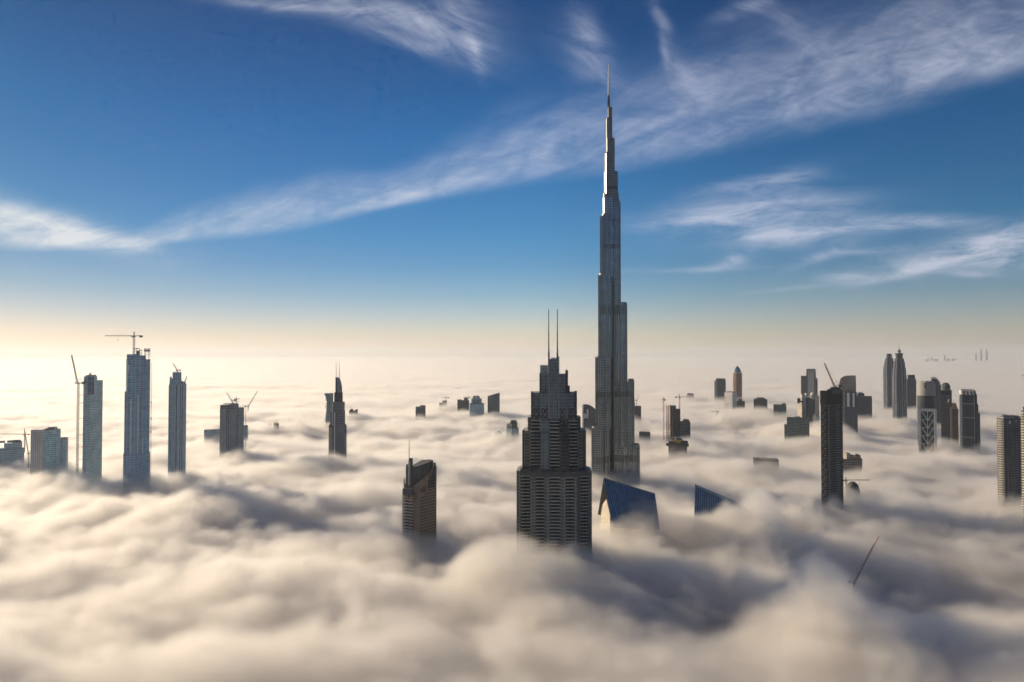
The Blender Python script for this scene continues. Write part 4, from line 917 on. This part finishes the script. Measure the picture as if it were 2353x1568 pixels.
T.part('body', MB().prism(T.slab(1932, 1979, 2, 24), 0, z(1056)), SHELL); T.part('upper_block', MB().prism(T.corner(1934, 1944, 1952, 1), z(1056) - .5, z(1042)), CREAM); T.part('upper_block', MB().prism(T.slab(1952, 1976, 5, 14), z(1056) - .5, z(1049)), plain('sun_tinted_concrete', (.42, .26, .17)))
for k in range(4): T.part('floor_slab', MB().box(x(1934), x(1980), .8, 20, z(1072 - k * 5), z(1071 - k * 5)), CREAM)
plant(T, x(1952), x(1978), 4, 18, z(1050), 23, DKCONC, 5, 4)
T = Tower('round_building', 'dark dome-roofed building barely visible in fog at the foot of the dark unfinished tower', 'building', 1957, 1124, 1060)
x, z = T.x, T.z
el_ = ellipse(0, 14, x(1974) - x(1957), 14, 20); T.part('body', MB().prism(el_, 0, z(1132)), DKCONC); T.part('dome', MB().prism(el_, z(1132), z(1118), pts2=inset(el_, .8)).prism(inset(el_, .8), z(1118), z(1111), pts2=inset(el_, .3)), plain('dark_dome', (.10, .095, .09), .7), smooth=False)
crane('faint horizontal crane jib right of the dark unfinished tower', 1944, 1090, 1140, 1106, jib=(2000, 1938), w=1.6)

# ================================================================== the cluster on the right
T = Tower('crowned_tower', 'dark blue stepped tower with flared crown, ball and needle, front one of the matching pair', 'skyscraper', 2067, 963, 2190)
x, z = T.x, T.z
JW = facade('blue_ribbed_wall', (.03, .05, .08), (.16, .18, .22), 3.8, 4.6, .30, .24, var=.4)
def crowned(T, p0, p1, tops, crown, pc):
    x, z = T.x, T.z; W_ = x(p1) - x(p0); zl = 0
    for k, (f, py) in enumerate(tops):
        o_ = [(a * f, 20 + (b - 20) * f) for a, b in [(-W_ / 2, 14), (-W_ * .36, 5), (-W_ * .2, 0), (W_ * .2, 0), (W_ * .36, 5), (W_ / 2, 14), (W_ / 2, 30), (W_ * .3, 42), (-W_ * .3, 42), (-W_ / 2, 30)]]
        T.part('tier', MB().prism(o_, zl, z(py)), JW); zl = z(py) - .5
        for s_ in (-.36, .2, .36): T.part('pale_pier', MB().box(W_ * f * s_ - .9, W_ * f * s_ + .9, 20 - 20 * f - 1.2 + (5 * f if abs(s_) > .3 else 0), 24 - 20 * f, z(tops[k - 1][1]) if k else 0, z(py) + 1.5), STONE)
crowned(T, 2051.5, 2085, [(1, 862), (.92, 846), (.80, 832), (.66, 824)], None, 2067)
o_ = ellipse(0, 20, x(2075) - x(2067), 11, 14); T.part('crown_neck', MB().prism(o_, z(824) - .5, z(818)), DARK); T.part('crown_rim', MB().prism(o_, z(818) - .2, z(812), pts2=inset(o_, 1.22)), DARK)
T.part('crown_cap', MB().prism(inset(o_, .5), z(812), z(809.5), pts2=inset(o_, .4)).prism(inset(o_, .62), z(809.5), z(807.5), base=True).prism(inset(o_, .62), z(807.5), z(802.5), pts2=inset(o_, .06)), METAL); T.part('needle', MB().bar((0, 20, z(803)), (0, 20, z(790)), .8, 6, .4), METAL)
T = Tower('crowned_tower', 'rear stepped tower of the matching pair, its top partly hidden by the front one', 'skyscraper', 2044, 934, 2700)
crowned(T, 2030.5, 2057, [(1, 840), (.88, 830), (.72, 824), (.5, 818)], None, 2044)
x, z = T.x, T.z; T.part('crown_neck', MB().prism(ellipse(0, 20, 9, 9, 12), z(818), z(813)), DARK); T.part('sunlit_edge', MB().box(x(2030), x(2032), 12, 20, 0, z(846)), RUST)
midrise('office_tower', 'hazy grey tower just right of the pair of crowned towers', 'tower', 2084, 2105.5, 872, 934, 2700, GREY, 61, steps=[(2086, 2103, 863, GREY)])
T = Tower('cylinder_tower', 'pale round-topped tower with two needles, right of the crowned pair', 'tower', 2128, 1000, 1600, fix=False)
x, z = T.x, T.z
cy_ = ellipse(0, 20, x(2149) - x(2128), 19, 28); T.part('body', MB().prism(cy_, 0, z(908)), DARK, smooth=False); T.part('drum', MB().prism(inset(cy_, 1.03), z(910), z(882)), plain('pale_drum', (.30, .29, .27), .6))
T.part('drum_roof', MB().prism(inset(cy_, .9), z(882) - .2, z(877)), plain('pale_drum', (.30, .29, .27)))
T.part('dark_slot', MB().bar((x(2125.5), 1.0, z(880)), (x(2125.5), 1.0, z(893)), 2.4, 8), DARK)
for (p, t) in ((2125.5, 851), (2132, 862), (2120, 866)): T.part('needle', MB().bar((x(p), 16 if p != 2125.5 else 3, z(893 if p == 2125.5 else 879)), (x(p), 16 if p != 2125.5 else 3, z(t)), 1.1 if p == 2125.5 else .5, 8, .3), WMET)
T = Tower('braced_tower', 'narrow glass tower in a white zigzag-braced frame', 'tower', 2130.5, 1031, 1500)
x, z = T.x, T.z
T.part('body', MB().prism(T.slab(2111.5, 2149.5, 1, 34), 0, z(940.5)), facade('dark_teal_glass', (.02, .05, .055), (.08, .11, .11), 3.8, 3, .15, .1))
fm_ = MB(); nb = 7; y0, y1 = 947, 1075
for p in (2112.5, 2148): fm_.box(x(p) - 2.6, x(p) + 2.6, -.6, 1.6, 0, z(940))
fm_.box(x(2112) , x(2149), -.5, 1.4, z(946), z(940)); T.part('frame', fm_, WHITE)
for k in range(nb):
    pa, pb = y0 + (y1 - y0) * k / nb, y0 + (y1 - y0) * (k + 1) / nb
    T.part('zigzag_brace', MB().bar((x(2117.5), .3, z(pa)), (x(2131), .3, z(pb)), .75).bar((x(2131), .3, z(pb)), (x(2144), .3, z(pa)), .75).bar((x(2117), .3, z(pb)), (x(2144), .3, z(pb)), .5), WMET)
T.part('centre_rib', MB().box(x(2130.5) - .4, x(2130.5) + .4, -.1, 1.2, 0, z(946)), WMET)
midrise('office_tower', 'dome-topped hazy tower behind the pale round-topped one', 'tower', 2131, 2162, 884, 980, 2300, GREY, 63, steps=[(2134, 2160, 877, GREY), (2140, 2156, 872, DARK)], fix=False)
crane('tiny crane on the dome-topped hazy tower', 2146, 2310, 873, 869, jib=(2157, 2140), w=2.2)
T = Tower('office_tower', 'slender grey tower with rounded cap, between the round-topped tower and the russet one', 'tower', 2174, 1010, 1700, fix=False)
x, z = T.x, T.z
T.part('body', MB().prism(T.slab(2161.5, 2187, 0, 24), 0, z(897)), GREY); T.part('crown_band', MB().prism(T.slab(2161.5, 2187, -.4, 24), z(908), z(899)), DARK); cap = ellipse((x(2162) + x(2184)) / 2, 16, (x(2184) - x(2162)) / 2, 10, 18)
T.part('rounded_cap', MB().prism(cap, z(897), z(887)).prism(cap, z(887), z(880.5), pts2=inset(cap, .5)), GREEN); T.part('gold_emblem', MB().bar((x(2180), -.5, z(918)), (x(2177.5), -.5, z(926)), 1.3, 6, .6), GOLD)
T = Tower('russet_tower', 'narrow russet tower squeezed against the blue tower with the bright roof', 'tower', 2192, 1012, 1650, fix=False)
x, z = T.x, T.z
T.part('body', MB().prism(T.slab(2183.5, 2201.5, 0, 22), 0, z(940)), RUST); T.part('pointed_top', MB().prism(T.slab(2185, 2200, 2, 16), z(940) - .3, z(927), pts2=T.slab(2187, 2196, 5, 8)), plain('russet_cap', (.36, .15, .10), .7)); T.part('balcony_column', MB().box(x(2182.5), x(2187), -1.2, .3, 0, z(936)), CREAM)
T = Tower('blue_tower', 'dark blue glass tower with bright sunlit faceted roof and pale corner lines', 'tower', 2222, 1028, 1500)
x, z = T.x, T.z
NB = facade('night_blue_glass', (.018, .035, .06), (.09, .11, .13), 3.8, 12, .16, .05)
pt_ = [(x(2204), 6), (x(2210), 0), (x(2239), 0), (x(2245), 5), (x(2245), 28), (x(2204), 28)]
T.part('body', MB().prism(pt_, 0, z(908)), NB); T.part('lower_wing', MB().prism(T.slab(2243, 2251, 4, 22), 0, z(950)), NB); T.part('lower_wing', MB().prism(T.slab(2238, 2247.5, 2, 26), 0, z(930)), NB)
T.part('faceted_roof', MB().prism(pt_, z(908), z(897.5), pts2=[(a * .84, b * .9 + 1.5) for a, b in pt_]), facade('roof_facets', (.10, .12, .13), (.50, .48, .44), 20, 7, .1, .5))
T.part('sunlit_panel', MB().prism([(x(2203.6), 8), (x(2209), 1), (x(2212), 1.4), (x(2209), 14)], z(908), z(897)), WHITE); T.part('roof_beam', MB().box(x(2207), x(2238), 8, 14, z(898), z(895)), WMET)
for p in (2210.2, 2238.2): T.part('corner_line', MB().box(x(p) - .6, x(p) + .6, -.7, .4, 0, z(909)), STONE)
for py in (927, 1004, 959): T.part('belt', MB().box(x(2210), x(2240), -.5, .4, z(py + 2.2), z(py)), METAL)
T = Tower('apartment_tower', 'tall dark apartment tower with rows of small windows, near the right edge', 'skyscraper', 2318, 1143, 983)
x, z = T.x, T.z
cp = T.corner(2289, 2305, 2346, .9); T.part('body', MB().prism(cp, 0, z(962)), PUNCH); C0 = Vector((*cp[0], 0)); fl_ = Vector((cp[3][0] - cp[0][0], cp[3][1] - cp[0][1], 0)); nl = Vector((fl_.y, -fl_.x, 0)).normalized(); nl = nl if nl.x < 0 else -nl
fr_ = Vector((cp[1][0] - cp[0][0], cp[1][1] - cp[0][1], 0)); nr = Vector((fr_.y, -fr_.x, 0)).normalized()
parapet(T, inset(cp, 1.0), z(962) - .1, 2.0, .93, STONE); T.part('roof_block', MB().prism(T.slab(2308, 2340, 14, 12), z(962), z(957)), PUNCH)
for k in range(40):
    h = z(968) - k * 3.4
    T.part('balcony', MB().bar(C0 + fl_ * .25 + nl * .6 + Vector((0, 0, h)), C0 + fl_ * .85 + nl * .6 + Vector((0, 0, h)), .7), plain('sunlit_rail', (.46, .42, .34), .7))
for t in (.12, .3, .48, .66, .84): T.part('window_strip', MB().bar(C0 + fr_ * t + nr * -.75, C0 + fr_ * t + nr * -.75 + Vector((0, 0, z(985))), 1.4), facade('strip_windows', (.012, .014, .016), (.12, .115, .11), 3.4, 9, .42, .02))
T.part('mirror_panel', MB().bar(C0 + fr_ * .34 + nr * .1 + Vector((0, 0, z(975))), C0 + fr_ * .34 + nr * .1 + Vector((0, 0, z(968))), 1.5), WHITE); T.part('mirror_panel', MB().bar(C0 + fr_ * .7 + nr * .1 + Vector((0, 0, z(972))), C0 + fr_ * .7 + nr * .1 + Vector((0, 0, z(968))), .8), WHITE)
plant(T, x(2300), x(2338), 16, 30, z(960), 27, METAL, 4, 3)
T = Tower('apartment_tower', 'tower cut off by the right edge, its sunlit left strip bright against dark wall', 'skyscraper', 2366, 1180, 900)
x, z = T.x, T.z
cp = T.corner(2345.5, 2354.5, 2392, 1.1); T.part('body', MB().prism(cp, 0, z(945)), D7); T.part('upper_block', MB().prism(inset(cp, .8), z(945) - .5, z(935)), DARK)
C0 = Vector((*cp[0], 0)); fl_ = Vector((cp[3][0] - cp[0][0], cp[3][1] - cp[0][1], 0)); nl = Vector((fl_.y, -fl_.x, 0)).normalized(); nl = nl if nl.x < 0 else -nl
for k in range(44):
    h = z(950) - k * 3.5
    T.part('balcony', MB().bar(C0 + fl_ * .2 + nl * .7 + Vector((0, 0, h)), C0 + fl_ * .95 + nl * .7 + Vector((0, 0, h)), .8), CREAM if k % 5 else WMET)
crane('crane tip poking in at the right edge over the cut-off tower', 2362, 905, 940, 866, jib=(2347, 2385), mat=DKMET, w=2.0)
crane('long orange and yellow luffing crane jib rising alone out of the fog', 1962, 620, 1385, 1342, tip=(2019, 1232), mat=plain('fog_paled_orange', (.55, .36, .25), .6), w=1.3)  # orange lightened toward the fog, so the colour carries the veil
# ------------------------------------------------------------------ the skyline far down the coast
SK = facade('far_pale_wall', (.10, .12, .14), (.24, .26, .28), 4, 9, .3, .2)
for i, (p, t, wd, lab) in enumerate(((2244, 809, 4, 'left slim tower of the faint trio on the far skyline'), (2256, 800, 5, 'tallest middle tower of the faint trio on the far skyline'), (2268.5, 800.5, 5, 'right tower of the faint trio on the far skyline, with a tapering top'))):
    T = Tower('far_skyscraper', lab, 'skyscraper', p, 830, 22500, 0, 'pale towers on the far skyline', fix=False); x, z = T.x, T.z
    T.part('body', MB().prism(rect(x(p - wd / 2), x(p + wd / 2), 0, 60), 0, z(t + 8)), SK); T.part('crown', MB().prism(rect(x(p - wd / 3), x(p + wd / 3), 8, 50), z(t + 8) - 1, z(t + 1), pts2=rect(x(p - wd / 5), x(p + wd / 6), 15, 40)), SK)
    T.part('needle', MB().bar((x(p), 25, z(t + 2)), (x(p), 25, z(t - 3)), 4, 6, 1.5), SK)
for i, (p, t, wd, lab) in enumerate(((2131, 826, 9, 'flat pale block at the left end of the far low skyline'), (2142, 822, 4, 'faint narrow tower in the far low skyline, left half'), (2152, 825, 11, 'faint wide block in the middle of the far low skyline'), (2172, 816, 3.5, 'faint spike-like tower in the middle of the far low skyline'), (2180, 825, 8, 'faint block right of the spike-like far tower'), (2192, 824, 7, 'faint block at the right end of the far low skyline'))):
    T = Tower('far_building', lab, 'building', p, 831, 22000, 0, 'pale blocks on the far skyline', fix=False); x, z = T.x, T.z
    T.part('body', MB().prism(rect(x(p - wd / 2), x(p + wd / 2), 0, 60), 0, z(t + 1)), SK); T.part('roof_block', MB().prism(rect(x(p - wd / 4), x(p + wd / 3), 8, 40), z(t + 1) - 1, z(t)), SK)
# ------------------------------------------------------------------ noise in numpy
_perm = rng.permutation(256); _perm = np.concatenate([_perm, _perm])
_ga = rng.uniform(0, 2 * np.pi, 256); _gx, _gy = np.cos(_ga), np.sin(_ga)
def perlin(x, y):
    xi = np.floor(x).astype(np.int64); yi = np.floor(y).astype(np.int64)
    fx = x - xi; fy = y - yi
    u = fx * fx * fx * (fx * (fx * 6 - 15) + 10); v = fy * fy * fy * (fy * (fy * 6 - 15) + 10)
    xi &= 255; yi &= 255
    def g(ix, iy, dx, dy):
        h = _perm[_perm[ix & 255] + (iy & 255)]
        return _gx[h] * dx + _gy[h] * dy
    a = g(xi, yi, fx, fy); b = g(xi + 1, yi, fx - 1, fy)
    c = g(xi, yi + 1, fx, fy - 1); d = g(xi + 1, yi + 1, fx - 1, fy - 1)
    return (a + u * (b - a) + v * ((c + u * (d - c)) - (a + u * (b - a)))) * 1.5
def fbm(x, y, oct=4, gain=0.5):
    s = 0; a = 1
    for k in range(oct):
        s = s + a * perlin(x + 17.3 * k, y - 9.1 * k); x = x * 2.03; y = y * 2.03; a *= gain
    return s
def billow(x, y, oct=4, gain=0.5):
    s = 0; a = 1
    for k in range(oct):
        s = s + a * (np.abs(perlin(x + 31.7 * k, y + 5.3 * k)) * 2 - 0.55); x = x * 2.1; y = y * 2.1; a *= gain
    return s

FOG_Z = 112.0; FOG_LIFT = 8.0
# hills and hollows of the fog: x, y, radius across, radius in depth, height
FOG_FORMS = []
def form(px, py, Y, rx, ry, h): FOG_FORMS.append((X(px, Y, py), Y, rx, ry, h))
def fog_height(x, y):
    wx = x + 60 * perlin(x / 260 + 3.1, y / 260) + 22 * perlin(x / 90, y / 90 + 7)
    wy = y + 60 * perlin(x / 260 - 8.4, y / 260 + 2.2) + 22 * perlin(x / 90 + 5, y / 90)
    far = np.clip((y - 1500) / 5000, 0, 1); flat = 1 - 0.75 * np.clip((y - 3000) / 6000, 0, 1)
    soft = 0.6 + 0.4 * np.clip((y - 400) / 500, 0, 1)
    h = FOG_Z + 11 * fbm(wx / 620, wy / 520, 2) * (1 + 0.4 * far) * flat
    h = h + (10 - 3 * far) * flat * soft * billow(wx / 170, wy / 150, 2, 0.5)
    h = h + 4.5 * billow(wx / 55 + 9, wy / 50, 2, 0.5) * (1 - far)
    for (cx, cyy, rx, ry, a) in FOG_FORMS:
        h = h + a * np.exp(-(((wx - cx) / rx) ** 2 + ((wy - cyy) / ry) ** 2))
    return h

# broad banks and hollows
form(440, 1110, 1000, 60, 60, 20); form(540, 1115, 985, 40, 40, 14); form(370, 1130, 950, 40, 40, 10)
form(2110, 1040, 1330, 150, 70, 20); form(2000, 1060, 1300, 70, 60, 10); form(2270, 1030, 1330, 90, 60, 12)
form(2010, 965, 1950, 190, 260, -30); form(2270, 950, 2000, 200, 300, -26); form(1720, 965, 2050, 240, 330, -22)
form(1060, 1215, 800, 38, 75, -20); form(1130, 1180, 860, 50, 60, -10); form(1250, 1290, 690, 40, 24, 20)
form(1470, 1245, 720, 60, 40, 14); form(1960, 1310, 640, 130, 70, -14); form(1700, 1300, 640, 90, 50, -14)
form(2250, 1330, 620, 110, 80, -16); form(2230, 1260, 720, 200, 110, -22); form(1890, 1200, 800, 70, 60, 12)
# and where each tower stands the fog closes round it at the height the photograph shows
FOGFIX.extend([(1602, 1154, 878, ''), (1665, 1137, 880, '', 30), (1712, 1158, 884, '', 30), (1480, 1205, 845, ''), (1968, 1302, 618, '', 75), (1270, 1246, 712, ''), (1210, 1240, 716, ''), (1335, 1240, 716, '')])
_f0 = len(FOG_FORMS)
_ax = np.array([X(p, Y, b) for p, b, Y, *n in FOGFIX]); _ay = np.array([Y for p, b, Y, *n in FOGFIX]); _az = np.array([Z(b, Y) for p, b, Y, *n in FOGFIX]) + FOG_LIFT
_fx = _ax * (1 - 14 / _ay); _fy = _ay - 14
_rr = np.array([f[4] if len(f) == 5 else min(160, max(42, f[2] * 0.045)) for f in FOGFIX])
for (a, b, r) in zip(_fx, _fy, _rr): FOG_FORMS.append([a, b, r, r * 1.1, 0.0])
for _ in range(14):
    e = _az - fog_height(_fx, _fy)
    for k in range(len(_fx)): FOG_FORMS[_f0 + k][4] = float(np.clip(FOG_FORMS[_f0 + k][4] + 0.5 * e[k], -60, 60))

# ------------------------------------------------------------------ the fog's opaque body: one displaced sheet out to the horizon
NR, NC = 820, 620
yy = 60.0 * (70000.0 / 60.0) ** (np.arange(NR) / (NR - 1)); uu = np.linspace(-1.2, 1.2, NC)
GY, GU = np.meshgrid(yy, uu, indexing='ij'); GX = GU * (GY + 350)
GZ = fog_height(GX, GY) - 46.0
me = bpy.data.meshes.new('fog'); nv = NR * NC
me.vertices.add(nv); me.vertices.foreach_set('co', np.stack([GX, GY, GZ], -1).astype(np.float32).ravel())
idx = np.arange(nv).reshape(NR, NC)
q = np.stack([idx[:-1, :-1], idx[:-1, 1:], idx[1:, 1:], idx[1:, :-1]], -1).reshape(-1, 4)
me.loops.add(q.size); me.loops.foreach_set('vertex_index', q.astype(np.int32).ravel())
me.polygons.add(len(q)); me.polygons.foreach_set('loop_start', (np.arange(len(q)) * 4).astype(np.int32))
me.update(calc_edges=True); me.polygons.foreach_set('use_smooth', np.ones(len(q), bool))
fog = bpy.data.objects.new('fog', me); COL.objects.link(fog)
tag(fog, 'sea of pale fog filling the city up to the horizon', None, None, 'stuff')
fm = bpy.data.materials.new('fog_body'); fm.use_nodes = True; t = NT(fm.node_tree); fm.node_tree.nodes.clear()
d1 = t.n('ShaderNodeBsdfDiffuse'); d1.inputs[0].default_value = (0.95, 0.92, 0.875, 1)
d2 = t.n('ShaderNodeBsdfTranslucent'); d2.inputs[0].default_value = (0.95, 0.92, 0.875, 1)
mx = t.n('ShaderNodeMixShader'); mx.inputs[0].default_value = 0.4; t.L(d1.outputs[0], mx.inputs[1]); t.L(d2.outputs[0], mx.inputs[2])
o_ = t.n('ShaderNodeOutputMaterial'); t.L(mx.outputs[0], o_.inputs[0]); me.materials.append(fm)

# ------------------------------------------------------------------ the soft top of the fog: a real volume
def fog_volume(name, x0, x1, y0, y1, z0, z1, sx, sy, sz, dens, amp, wid, y_fade, y_in=0, tail=0):
    nx, ny, nz = int((x1 - x0) / sx) + 1, int((y1 - y0) / sy) + 1, int((z1 - z0) / sz) + 1
    gx = np.linspace(x0, x1, nx); gy = np.linspace(y0, y1, ny)
    PX, PY = np.meshgrid(gx, gy)                         # index = iy*nx + ix
    h = fog_height(PX, PY)
    m_ = bpy.data.meshes.new(name); m_.vertices.add(nx * ny)
    m_.vertices.foreach_set('co', np.stack([PX, PY, h], -1).astype(np.float32).ravel())
    ob = bpy.data.objects.new(name, m_); COL.objects.link(ob)
    g = bpy.data.node_groups.new(name, 'GeometryNodeTree')
    g.interface.new_socket('Geometry', in_out='INPUT', socket_type='NodeSocketGeometry')
    g.interface.new_socket('Geometry', in_out='OUTPUT', socket_type='NodeSocketGeometry')
    t = NT(g)
    gi = t.n('NodeGroupInput'); go = t.n('NodeGroupOutput')
    vc = t.n('GeometryNodeVolumeCube')
    vc.inputs['Min'].default_value = (x0, y0, z0); vc.inputs['Max'].default_value = (x1, y1, z1)
    vc.inputs['Resolution X'].default_value = nx; vc.inputs['Resolution Y'].default_value = ny; vc.inputs['Resolution Z'].default_value = nz
    pos = t.n('GeometryNodeInputPosition').outputs[0]
    sp = t.n('ShaderNodeSeparateXYZ'); t.L(pos, sp.inputs[0])
    def gidx(c, a, b, n):
        f = t.m('MULTIPLY', t.m('SUBTRACT', c, a), (n - 1) / (b - a))
        return t.m('MINIMUM', t.m('MAXIMUM', t.m('ROUND', f), 0.0), float(n - 1))
    ii = t.m('ADD', t.m('MULTIPLY', gidx(sp.outputs[1], y0, y1, ny), float(nx)), gidx(sp.outputs[0], x0, x1, nx))
    si = t.n('GeometryNodeSampleIndex', data_type='FLOAT_VECTOR', domain='POINT')
    t.L(gi.outputs[0], si.inputs['Geometry']); t.L(pos, si.inputs['Value']); t.L(ii, si.inputs['Index'])
    s2 = t.n('ShaderNodeSeparateXYZ'); t.L(si.outputs[0], s2.inputs[0])
    H = s2.outputs[2]
    # wind-drawn billows: broad ones, and finer torn ones riding on them
    stretch = t.n('ShaderNodeVectorMath', operation='MULTIPLY'); t.L(pos, stretch.inputs[0]); stretch.inputs[1].default_value = (0.75, 0.9, 1.25)
    def puff(sc, off, det=1):
        return t.m('ABSOLUTE', t.m('SUBTRACT', t.noise(t.m3(stretch.outputs[0], off), 1.0 / sc, det, 0.5, 0.5), 0.5))
    comb = t.n('ShaderNodeVectorRotate', rotation_type='Z_AXIS'); t.L(pos, comb.inputs['Vector']); comb.inputs['Angle'].default_value = math.radians(-28)
    cs = t.n('ShaderNodeVectorMath', operation='MULTIPLY'); t.L(comb.outputs[0], cs.inputs[0]); cs.inputs[1].default_value = (0.34, 1.0, 1.5)
    torn = t.m('SUBTRACT', t.noise(cs.outputs[0], 1 / 46.0, 5, 0.68, 1.0), 0.5)
    na = t.m('ADD', t.m('MULTIPLY', puff(150.0, 40.0), 1.5 * amp), t.m('MULTIPLY', puff(58.0, 90.0, 2), 1.15 * amp))
    na = t.m('ADD', na, t.m('MULTIPLY', puff(23.0, 10.0, 2), 0.58 * amp))
    nb_ = t.m('ADD', t.m('MULTIPLY', t.m('SUBTRACT', t.noise(stretch.outputs[0], 1 / 110.0, 8, 0.70, 0.9), 0.5), 1.25 * amp), t.m('MULTIPLY', torn, 0.5 * amp))
    if sx < 5: na = t.m('ADD', na, t.m('MULTIPLY', puff(10.5, 70.0), 0.26 * amp))
    n1 = t.m('MULTIPLY', t.m('ADD', t.m('SUBTRACT', na, 0.31 * amp), nb_), t.lin(sp.outputs[1], 380.0, 900.0, 0.74, 1.0))
    widn = wid
    wid = t.lin(sp.outputs[1], 350.0, 1100.0, wid * 1.5, wid)
    s_ = t.m('ADD', t.m('SUBTRACT', H, sp.outputs[2]), n1)
    dn = t.smooth(s_, 0.0, wid)
    if y_fade:
        dn = t.m('MULTIPLY', dn, t.smooth(sp.outputs[1], y1 - 5.0, y1 - y_fade))
    if y_in:
        dn = t.m('MULTIPLY', dn, t.smooth(sp.outputs[1], y0 + 5.0, y0 + y_in))
    dn = t.m('MULTIPLY', dn, dens)
    if tail:                      # thin mist hanging over the far fog
        up_ = t.m('SUBTRACT', 1.0, t.smooth(sp.outputs[2], 120.0, z1 - 5.0))
        dn = t.m('ADD', dn, t.m('MULTIPLY', t.m('MULTIPLY', up_, up_), t.m('MULTIPLY', t.smooth(sp.outputs[1], y0 + 50.0, y0 + 12000.0), tail)))
    t.L(dn, vc.inputs['Density'])
    sm = t.n('GeometryNodeSetMaterial')
    t.L(vc.outputs[0], sm.inputs['Geometry'])
    m = bpy.data.materials.new(name); m.use_nodes = True; m.node_tree.nodes.clear(); k = NT(m.node_tree)
    pv = k.n('ShaderNodeVolumePrincipled'); pv.inputs['Color'].default_value = (0.998, 0.984, 0.958, 1)
    pv.inputs['Density'].default_value = 1.0; pv.inputs['Anisotropy'].default_value = 0.42
    om = k.n('ShaderNodeOutputMaterial'); k.L(pv.outputs[0], om.inputs['Volume'])
    sm.inputs['Material'].default_value = m
    m_.materials.append(m)
    t.L(sm.outputs[0], go.inputs[0])
    md = ob.modifiers.new('fog', 'NODES'); md.node_group = g
    tag(ob, None, None, None, 'stuff')
    return ob
fv = fog_volume('fog_wisps', -920, 920, 130, 1120, 40, 190, 3.4, 3.4, 3.2, 0.045, 40, 14, 130)
tag(fv, 'soft torn wisps along the top of the nearest fog')
fv1 = fog_volume('fog_wisps', -2100, 2100, 985, 2800, 40, 190, 7, 7, 4.5, 0.042, 36, 18, 600, 130)
tag(fv1, 'soft wisps along the top of the fog round the middle towers')
fv2 = fog_volume('fog_wisps', -7500, 7500, 2150, 9500, 40, 190, 30, 30, 8, 0.04, 30, 42, 2500, 600)
tag(fv2, 'soft wisps along the top of the distant fog')
fv3 = fog_volume('fog_wisps', -52000, 52000, 7500, 72000, 50, 640, 340, 340, 14, 0.03, 34, 40, 0, 1500, 2.2e-4)
tag(fv3, 'soft wisps and mist along the top of the farthest fog')

# ------------------------------------------------------------------ haze
bm = bmesh.new(); bmesh.ops.create_cube(bm, size=1.0)
for v in bm.verts:
    v.co = Vector((v.co.x * 150000, v.co.y * 76000 * 2, -2 if v.co.z < 0 else 860))
hm = bpy.data.meshes.new('haze'); bm.to_mesh(hm); bm.free()
haze = bpy.data.objects.new('haze', hm); COL.objects.link(haze); tag(haze, 'thin morning haze over the whole city', None, None, 'stuff')
m = bpy.data.materials.new('haze'); m.use_nodes = True; m.node_tree.nodes.clear(); k = NT(m.node_tree)
pv = k.n('ShaderNodeVolumePrincipled'); pv.inputs['Color'].default_value = (0.89, 0.93, 0.95, 1)
pv.inputs['Density'].default_value = 3.2e-5; pv.inputs['Anisotropy'].default_value = 0.30
om = k.n('ShaderNodeOutputMaterial'); k.L(pv.outputs[0], om.inputs['Volume']); hm.materials.append(m)

# the ground under it all
gm_ = bpy.data.meshes.new('ground'); s_ = 74000
gm_.from_pydata([(-s_, -s_, 0), (s_, -s_, 0), (s_, s_, 0), (-s_, s_, 0)], [], [(0, 1, 2, 3)])
ground = bpy.data.objects.new('ground', gm_); COL.objects.link(ground); tag(ground, None, None, None, 'structure')
m = bpy.data.materials.new('ground_sand'); m.use_nodes = True; k = NT(m.node_tree); b = m.node_tree.nodes['Principled BSDF']
tc = k.n('ShaderNodeTexCoord'); k.L(ramp(m.node_tree, k.noise(tc.outputs['Object'], 0.004, 6), [(0.3, (0.12, 0.11, 0.10)), (0.7, (0.28, 0.25, 0.20))]), b.inputs['Base Color'])
b.inputs['Roughness'].default_value = 0.95; gm_.materials.append(m)
